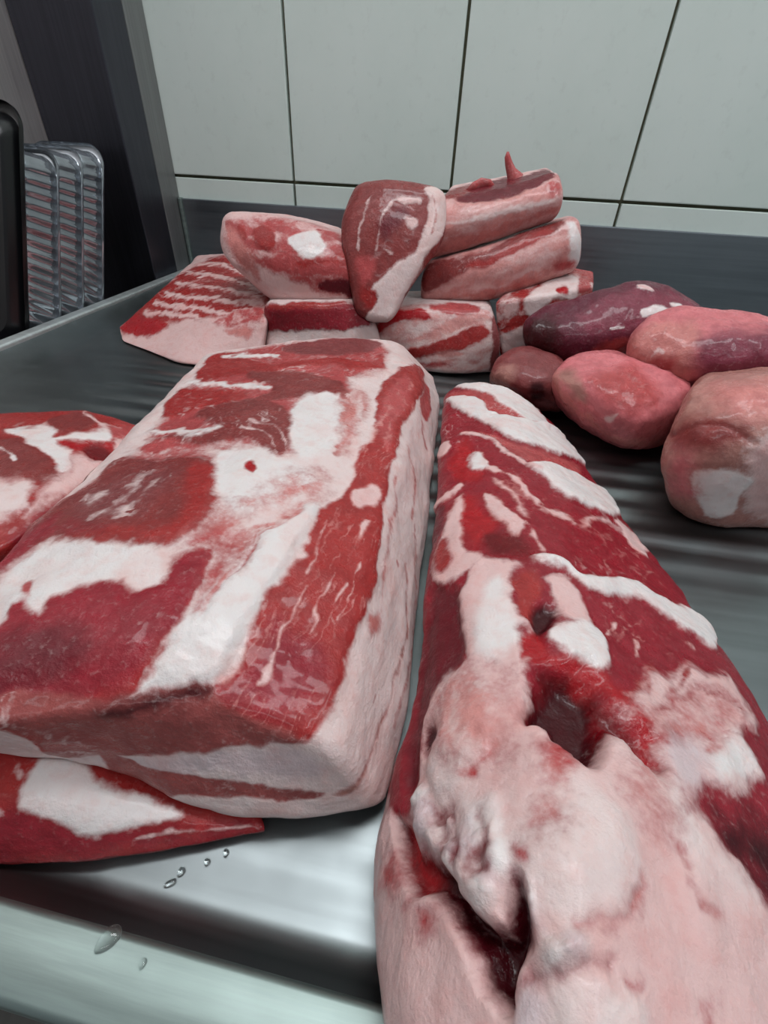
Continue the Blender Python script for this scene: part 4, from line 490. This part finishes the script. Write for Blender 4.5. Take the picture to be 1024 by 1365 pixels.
    'I': [['l','wine',6,0,4,[-833,-150,-620,24,-445,-155,-429,-409,-697,-407]],['l','violet',6,0,4,[-346,64,95,370,667,333,375,111,-98,-64]],['f','white',1.0,0.4,3,[183,192,361,242,409,197,264,146]],['f','white',0.8,0.3,3,[-13,-17,73,23],{'w': 1.2}],['f','white',1.0,0.4,3,[409,292,514,282,521,256,445,256]],['f','pinkfat',1.0,1,3,[85,405,203,416,238,386,129,368]],['f','pinkfat',1.0,0.3,3,[291,124,524,176],{'w': 0.8}],['l','rose',3,0,4,[-120,-210,134,-60,314,-87,-32,-285]]],
    'J': [['l','pale',5,0,4,[-686,-51,-579,125,-314,243,-189,106,-159,-152,-364,-387,-533,-235],{'mar': (0.0074,0.0382,0.7,6,10)}],['l','violet',7,0,4,[-191,147,110,243,672,359,802,71,273,-124,-88,-153],{'mar': (0.0171,0.0329,0.6,5,9)}],['f','pinkfat',1.5,0.3,3,[-454,-109,-420,-23,-387,-33],{'w': 0.5}],['l','rose',3,-0.8,5,[-482,-254,-438,-117,-286,-69,-281,-233]]],
    'K': [['l','pale',4,0,4,[-604,85,-438,-76,-139,-227,151,-293,402,-242],{'w': 2.5}],['l','tan',4,0,4,[-558,90,-416,149,-256,-34,-343,-54]],['l','rose',6,0,4,[-261,148,42,284,271,89,99,-68,-146,-8],{'mar': (0.0462,-0.0192,0.8,4,5)}],['f','pinkfat',1.5,0,3,[-73,-141,10,-101,-7,-168]]],
    'K2': [['l','tan',4,0,4,[-376,-25,-262,110,-119,102,-152,-59,-280,-115]],['l','wine',3,-0.5,4,[34,-29,140,7,189,-107,94,-159]]],
    'L': [['l','brown',3,-2.5,7,[-407,-106,-296,4,-148,46,13,1],{'w': 0.8}],['f','pinkfat',5,0,4,[-1,-52,177,63,425,-381,173,-413]],['l','brown',6,0,4,[-408,-55,-232,105,-66,43,-168,-126,-327,-168]],['l','pale',8,0,4,[-384,279,307,507,410,290,-168,127]],['f','white',1.8,0.8,4,[-195,-302,-136,-244,-54,-196,78,-233,71,-335,97,-466,-61,-522]],['l','pinkmeat',8,0,4,[-365,-247,-263,-204,-149,-430,-270,-432]]],
}


def chart_axes(ax):
    ax = np.array(ax, float); ax /= np.linalg.norm(ax)
    e1 = np.cross((0, 0, 1), ax); e1 /= np.linalg.norm(e1)
    return e1, np.cross(ax, e1), ax

def base_geo(name):
    B = BODIES[name]
    P, Q, uvw = lattice_body(np.array(B['face']) / 1000., np.array(B['back']) / 1000., B.get('step', 1.4) / 1000., [r / 1000. for r in B['rad']])
    N = normals(P, Q)
    sd = B.get('seed', 1)
    P = P + N * (fbm(P, 1 / .045, sd, 2) * B.get('lump', 1.5) / 1000. + fbm(P, 1 / .013, sd + 9, 2) * B.get('fine', .5) / 1000.)[:, None]
    if B.get('floor') is not None:
        P[:, 2] = np.maximum(P[:, 2], B['floor'] / 1000.)
    return P, Q, uvw

COL = {
    'white': S(222, 213, 211), 'fat': S(220, 199, 196), 'pinkfat': S(216, 180, 177), 'rind': S(218, 192, 188), 'cream': S(230, 212, 196),
    'red': S(160, 48, 46), 'deep': S(144, 34, 46), 'dark': S(104, 20, 32), 'brown': S(134, 56, 54), 'rose': S(178, 76, 76), 'crimson': S(144, 30, 42),
    'pale': S(200, 124, 118), 'purple': S(98, 36, 52), 'blood': S(108, 6, 16), 'wine': S(60, 5, 13), 'blush': S(210, 146, 140), 'tan': S(176, 124, 114), 'mauve': S(132, 66, 66),
    'pinkmeat': S(210, 118, 122), 'violet': S(128, 54, 70), 'bright': S(170, 24, 32), 'frontlean': S(152, 76, 73), 'greyfat': S(204, 184, 186),
}

def build_meat(name):
    B = BODIES[name]
    P, Q, uvw = base_geo(name)
    N = normals(P, Q)
    e1, e2, ax = chart_axes(B['axis'])
    org = np.array(B['org']) / 1000.
    sd = B.get('seed', 1)
    rel = P - org
    xy = np.stack([rel @ e1, rel @ e2], -1)
    jit = B.get('jit', 1.0) / 1000.
    warp = np.stack([fbm(P, 1 / .016, sd + 31, 2), fbm(P, 1 / .016, sd + 57, 2)], -1) * 3.2 * jit
    warp += np.stack([fbm(P, 1 / .0045, sd + 131, 2), fbm(P, 1 / .0045, sd + 157, 2)], -1) * 1.1 * jit
    rag = fbm(P, 1 / .006, sd + 201, 3)
    blot = fbm(P, 1 / .03, sd + 211, 3)
    xyw = xy + warp
    face = sstep(-.25, .0, N @ ax)
    n = len(P)
    lean = np.tile(np.array(COL[B['lean']]), (n, 1)); fat = np.tile(np.array(COL[B['fat']]), (n, 1))
    mask = np.full(n, 1.3 if B['base'] == 'f' else -1.6)
    for (axis, lo, hi, kind, cname) in B.get('layers', ()):
        t = uvw[:, 'uvw'.index(axis)] + fbm(P, 1 / .02, sd + 77, 3) * .05
        d = np.minimum(t - lo, hi - t) * 25
        w = sstep(-.5, .5, d)[:, None]
        if kind == 'f': mask = np.maximum(mask, np.clip(d, -2, 2)); fat = fat * (1 - w) + np.array(COL[cname]) * w
        else: mask = np.minimum(mask, -np.clip(d, -2, 2)); lean = lean * (1 - w) + np.array(COL[cname]) * w
    disp = np.zeros(n)
    for pt in PATCHES.get(name, ()):
        kind, cname, soft, h, hs, pts = pt[:6]
        opt = pt[6] if len(pt) > 6 else {}
        pts = np.array(pts, float).reshape(-1, 2) / 10000.
        soft /= 1000.; h /= 1000.; hs /= 1000.
        line = 'w' in opt
        poly = smooth_closed(pts, not line)
        mg = max(soft * 2.2, hs) + .004 + (opt['w'] / 1000. if line else 0)
        lo, hi = poly.min(0) - mg, poly.max(0) + mg
        sel = np.where(((xyw > lo) & (xyw < hi)).all(1) & (face > .01))[0]
        if len(sel) == 0: continue
        d = seg_dist(xyw[sel], poly, not line)
        if line:
            d = opt['w'] / 1000. * (1 + 1.1 * rag[sel]) - d
        fc = face[sel]
        sf = soft * SOFT
        e = np.clip(d / sf + rag[sel] * .55, -2.4, 2.4 if cname in SOLID else 1.2)
        if kind == 'c':
            w = (sstep(-.9, .9, e) * fc)[:, None]
            fat[sel] = fat[sel] * (1 - w) + np.array(COL[cname]) * w
        elif kind in 'fl':
            w = (sstep(-.9, .9, e) * fc)[:, None]
            tgt = np.array(COL[cname])
            if kind == 'f':
                fat[sel] = fat[sel] * (1 - w) + tgt * w
                mask[sel] = np.where(fc > .3, np.maximum(mask[sel], e), mask[sel])
            else:
                lean[sel] = lean[sel] * (1 - w) + tgt * w
                mm = np.where(fc > .3, np.minimum(mask[sel], -e), mask[sel])
                if 'mar' in opt:  # marbling: dx, dy, amount, across mm, along mm
                    dx, dy, am, ac, al = opt['mar']
                    L = math.hypot(dx, dy); dx /= L; dy /= L
                    q = xy[sel] + warp[sel] * 1.5
                    uu = (q @ np.array([dx, dy])) / (al / 1000.); vv = (q @ np.array([-dy, dx])) / (ac / 1000.)
                    st = fbm(np.stack([uu * .8, vv * .8, np.ones_like(uu)], -1), 1.0, sd + 6, 4)
                    r = 1 - np.abs(fbm(np.stack([uu, vv, np.zeros_like(uu)], -1), 1.0, sd + 5, 3)) * 2.6
                    if am > 1.5: mm = np.where(w[:, 0] > .5, np.maximum(mm, -.75 + (am - 1.5) * .8 + st * 1.5), mm)
                    else: mm = np.where(w[:, 0] > .5, np.maximum(mm, -1.5 + am * np.clip(r - .3, 0, 1) * 1.75 * (.55 + .6 * sstep(-.5, .5, blot[sel]))), mm)
                mask[sel] = mm
        if h:
            disp[sel] += h * sstep(-hs * .5, hs * .5, d) * fc
    mask = np.clip(mask, -2.4, 2.4) + .36 * fbm(P, 1 / .007, sd + 401, 3) + .25 * blot
    tv = (1 + .16 * blot)[:, None]
    lean = lean * tv
    pk = sstep(.0, .55, fbm(P, 1 / .018, sd + 301, 3))[:, None] * .45
    fat = fat * (1 - pk) + fat * np.array([1.0, .80, .78]) * pk
    P = P + N * disp[:, None]
    if B.get('floor') is not None:
        P[:, 2] = np.maximum(P[:, 2], B['floor'] / 1000.)
    P = P + normals(P, Q) * (fbm(P, 1 / .0045, sd + 3, 2) * B.get('grain', .18) / 1000.)[:, None]
    return dict(P=P, Q=Q, lean=lean, fat=fat, mask=mask)

def link_meat(name, g):
    B = BODIES[name]
    P, Q, lean, fat, mask = (g[k] for k in ('P', 'Q', 'lean', 'fat', 'mask'))
    n = len(P)
    o0 = np.array([(P[:, 0].min() + P[:, 0].max()) / 2, (P[:, 1].min() + P[:, 1].max()) / 2, P[:, 2].min()])
    me = bpy.data.meshes.new(name)
    L = P - o0
    me.vertices.add(n); me.vertices.foreach_set('co', L.astype(np.float32).ravel())
    nq = len(Q)
    me.loops.add(nq * 4); me.loops.foreach_set('vertex_index', Q.astype(np.int32).ravel())
    me.polygons.add(nq)
    me.polygons.foreach_set('loop_start', np.arange(0, nq * 4, 4, dtype=np.int32))
    me.polygons.foreach_set('use_smooth', np.ones(nq, bool))
    me.update(calc_edges=True)
    for an, arr in (('lean', lean), ('fat', fat)):
        at = me.attributes.new(an, 'FLOAT_COLOR', 'POINT')
        at.data.foreach_set('color', np.concatenate([arr, np.ones((n, 1))], 1).astype(np.float32).ravel())
    at = me.attributes.new('mask', 'FLOAT', 'POINT')
    at.data.foreach_set('value', mask.astype(np.float32))
    me.materials.append(M['meat'])
    o = bpy.data.objects.new(B['name'], me)
    o.location = o0
    col.objects.link(o)
    tag(o, B['label'], B['cat'], B.get('group'))
    return o

SOFT = 1.35
SOLID = {'blood', 'wine', 'bright', 'dark', 'white', 'purple'}
MEAT = {}
if not globals().get('BAKE_ONLY'):
    GEO = {nm: build_meat(nm) for nm in BODIES}
    # soft meat gives way where another piece presses on it: (yielding piece, pressing piece)
    from mathutils.bvhtree import BVHTree
    PRESS = ['under<centre', 'left<centre', 'C<A', 'C<B', 'A<B', 'B<D', 'C<D', 'G<C', 'E<D', 'F<E', 'F<D', 'G<D', 'G<F', 'H<F', 'H<G', 'H<I', 'H<K2', 'H<K', 'I<J', 'K<I', 'K2<I', 'K<J', 'L<J', 'K2<K', 'K<L', 'K2<right', 'centre<right']
    tree = {}
    for pr in PRESS + PRESS:
        a, b = pr.split('<')
        A, Bq = GEO[a]['P'], GEO[b]['P']
        lo, hi = Bq.min(0) - .0005, Bq.max(0) + .0005
        sel = np.where(((A > lo) & (A < hi)).all(1))[0]
        if len(sel) == 0: continue
        if b not in tree or tree[b][0] is not Bq:
            tree[b] = (Bq, BVHTree.FromPolygons(Bq.tolist(), GEO[b]['Q'].tolist()))
        bv = tree[b][1]
        A2 = A.copy()
        for i in sel:
            p = Vector(A[i])
            q, nn, _, dist = bv.find_nearest(p)
            if q is not None and (p - q).dot(nn) < .0004:
                r = q + nn * .0004
                A2[i] = r
        if BODIES[a].get('floor') is not None: A2[:, 2] = np.maximum(A2[:, 2], .0003)
        GEO[a]['P'] = A2
    for nm in BODIES:
        MEAT[nm] = link_meat(nm, GEO[nm])

# thin torn flap standing up on the topmost piece
def tube(name, pts, radii, mat, parent, seg=10):
    V = []; F = []
    pts = [Vector(p) for p in pts]
    for i, p in enumerate(pts):
        d = (pts[min(i + 1, len(pts) - 1)] - pts[max(i - 1, 0)]).normalized()
        a = d.cross(Vector((0, 1, .2))).normalized(); b = d.cross(a)
        for k in range(seg):
            t = 2 * math.pi * k / seg
            V.append(p + a * math.cos(t) * radii[i] + b * math.sin(t) * radii[i] * .7)
    for i in range(len(pts) - 1):
        for k in range(seg):
            F.append((i * seg + k, i * seg + (k + 1) % seg, (i + 1) * seg + (k + 1) % seg, (i + 1) * seg + k))
    F.append(tuple(range(seg))[::-1]); F.append(tuple((len(pts) - 1) * seg + k for k in range(seg)))
    me = bpy.data.meshes.new(name)
    base = Vector(parent.location)
    me.from_pydata([tuple(v - base) for v in V], [], F)
    me.polygons.foreach_set('use_smooth', [True] * len(me.polygons))
    n = len(V)
    for an, c in (('lean', COL['rose']), ('fat', COL['pinkfat'])):
        at = me.attributes.new(an, 'FLOAT_COLOR', 'POINT')
        at.data.foreach_set('color', [x for _ in range(n) for x in (*c, 1)])
    at = me.attributes.new('mask', 'FLOAT', 'POINT'); at.data.foreach_set('value', [-.6] * n)
    me.materials.append(M['meat'])
    o = bpy.data.objects.new(name, me); col.objects.link(o); o.parent = parent
    return o
fl = tube('flap', [(.342, -.205, .168), (.337, -.203, .176), (.331, -.201, .183), (.327, -.200, .190), (.3245, -.2, .196), (.324, -.2, .2005)], [.011, .009, .0055, .0042, .0032, .0012], M['meat'], MEAT['E'])
fl['label'] = 'thin red flap of meat pointing upwards'
lb = tube('flap', [(.286, -.235, .163), (.293, -.231, .168), (.300, -.227, .171), (.308, -.224, .171), (.316, -.222, .166)], [.003, .005, .006, .005, .003], M['meat'], MEAT['E'])

# plastic trays leaning in the gap between worktop and cabinet
LEAN = math.radians(26.5)
UPV = Vector((0, math.sin(LEAN), math.cos(LEAN)))
DEP = Vector((0, math.cos(LEAN), -math.sin(LEAN)))
def round_rect(x0, x1, u0, u1, r, n=9, pitch=.006):
    pts = []
    def line(a, b):
        m_ = max(2, int(math.hypot(b[0] - a[0], b[1] - a[1]) / .0035))
        for i in range(m_): pts.append((a[0] + (b[0] - a[0]) * i / m_, a[1] + (b[1] - a[1]) * i / m_))
    def arc(cx, cy, t0):
        for i in range(n): pts.append((cx + r * math.cos(t0 + math.pi / 2 * i / n), cy + r * math.sin(t0 + math.pi / 2 * i / n)))
    line((x1, u0 + r), (x1, u1 - r)); arc(x1 - r, u1 - r, 0)
    line((x1 - r, u1), (x0 + r, u1)); arc(x0 + r, u1 - r, math.pi / 2)
    line((x0, u1 - r), (x0, u0 + r)); arc(x0 + r, u0 + r, math.pi)
    line((x0 + r, u0), (x1 - r, u0)); arc(x1 - r, u0 + r, 1.5 * math.pi)
    return pts
def tray(label, base, mat, w, h, depth, rim, tilt, ribs=True, group=None):
    e = tag(empty('meat_tray', base), label, 'tray', group)
    e.rotation_euler = (0, tilt, 0)
    X0_, X1_ = -w, 0.0
    outer = round_rect(X0_, X1_, 0, h, .024)
    n_ = len(outer)
    cx, cu = (X0_ + X1_) / 2, h / 2
    def ring(k, depth_k, rib):
        out = []
        for i, (x, u) in enumerate(outer):
            sx = (x - cx) * k; su = (u - cu) * k
            if rib:
                # ribs: outward ripple along the length
                a = math.hypot(sx, su)
                rp = rib * (math.sin(2 * math.pi * u / .0155) if min(abs(x - X0_), abs(x - X1_)) < .004 else math.sin(2 * math.pi * x / .0155) if min(u, h - u) < .004 else 0)
                nx_ = (1 if x > cx else -1) if min(abs(x - X0_), abs(x - X1_)) < .004 else 0
                nu_ = (1 if u > cu else -1) if not nx_ else 0
                sx += nx_ * rp; su += nu_ * rp
            p = Vector((cx + sx, 0, 0)) + UPV * (cu + su) + DEP * depth_k
            out.append(tuple(p))
        return out
    def loft(rings, cap0=False):
        V = [p for r_ in rings for p in r_]; F = []
        for j in range(len(rings) - 1):
            for i in range(n_):
                F.append((j * n_ + i, j * n_ + (i + 1) % n_, (j + 1) * n_ + (i + 1) % n_, (j + 1) * n_ + i))
        return V, F
    k0 = .84
    rb = .0016 if ribs else 0
    V, F = loft([ring(k0 - .02, 0, 0), ring(k0, .002, rb * .6), ring(k0 + .02, depth * .25, rb), ring(k0 + .05, depth * .6, rb), ring(k0 + .075, depth * .9, rb), ring(k0 + .085, depth, 0)])
    mesh_obj('tray_wall', V, F, mat, e, True)
    V, F = loft([ring(k0 + .085, depth, 0), ring(k0 + .10, depth + .001, 0), ring(.985, depth + .001, 0), ring(1.0, depth - .001, 0), ring(1.0, depth - rim, 0)])
    mesh_obj('rim', V, F, mat, e, True)
    r0 = ring(k0 - .02, 0, 0)
    mesh_obj('tray_floor', r0, [tuple(range(n_))], mat, e)
    return e
TG = 'plastic trays leaning beside the cabinet'
tray('clear ribbed plastic tray, rearmost of the leaning trays', (-.208, -.290, -.0135), M['clear_plastic'], .112, .238, .030, .004, 0, True, TG)
tray('clear ribbed plastic tray, middle one of the leaning trays', (-.208, -.338, -.0135), M['clear_plastic'], .112, .238, .036, .004, 0, True, TG)
tray('clear ribbed plastic tray directly behind the black tray', (-.208, -.388, -.0135), M['clear_plastic'], .112, .240, .042, .004, 0, True, TG)
tray('glossy black plastic tray, nearest of the leaning trays', (-.212, -.413, -.0135), M['black_plastic'], .108, .274, .020, .006, 0, False, TG)

# water drops on the steel
def drop(x, y, z, rx, ry, rz, rot, label):
    import bmesh
    bm = bmesh.new()
    bmesh.ops.create_uvsphere(bm, u_segments=18, v_segments=12, radius=1)
    for w in bm.verts:
        t = w.co.copy()
        if t.z < 0: t.z *= .12
        w.co = Vector((t.x * rx * (1 + .25 * t.y), t.y * ry, t.z * rz))
    me = bpy.data.meshes.new('water_drop'); bm.to_mesh(me); bm.free()
    me.polygons.foreach_set('use_smooth', [True] * len(me.polygons))
    me.materials.append(M['water'])
    o = bpy.data.objects.new('water_drop', me); col.objects.link(o)
    o.location = (x, y, z + rz * .12); o.rotation_euler = (0, 0, rot)
    return tag(o, label, 'water drop', 'water drops on the steel')
drop(.2344, -.8605, .0134, .0026, .0040, .0012, -.5, 'largest water drop, on the inner edge of the front rim')
drop(.2475, -.8633, .0134, .0011, .0014, .0008, 0, 'small round water drop on the middle of the front rim')
drop(.2338, -.8745, .0126, .0010, .0030, .0007, -.5, 'long water drop near the outer edge of the front rim')
drop(.2394, -.8415, -.0015, .0010, .0022, .0007, -.9, 'elongated water drop on the worktop nearest to the front rim')
drop(.2415, -.8378, -.0015, .0012, .0016, .0009, -.3, 'water drop just beyond the elongated drop on the worktop')
drop(.2491, -.8333, -.0015, .0011, .0012, .0008, 0, 'tiny water drop, left of the pair below the belly corner')
drop(.2544, -.8294, -.0015, .0011, .0013, .0009, .2, 'tiny water drop, right of the pair below the belly corner')
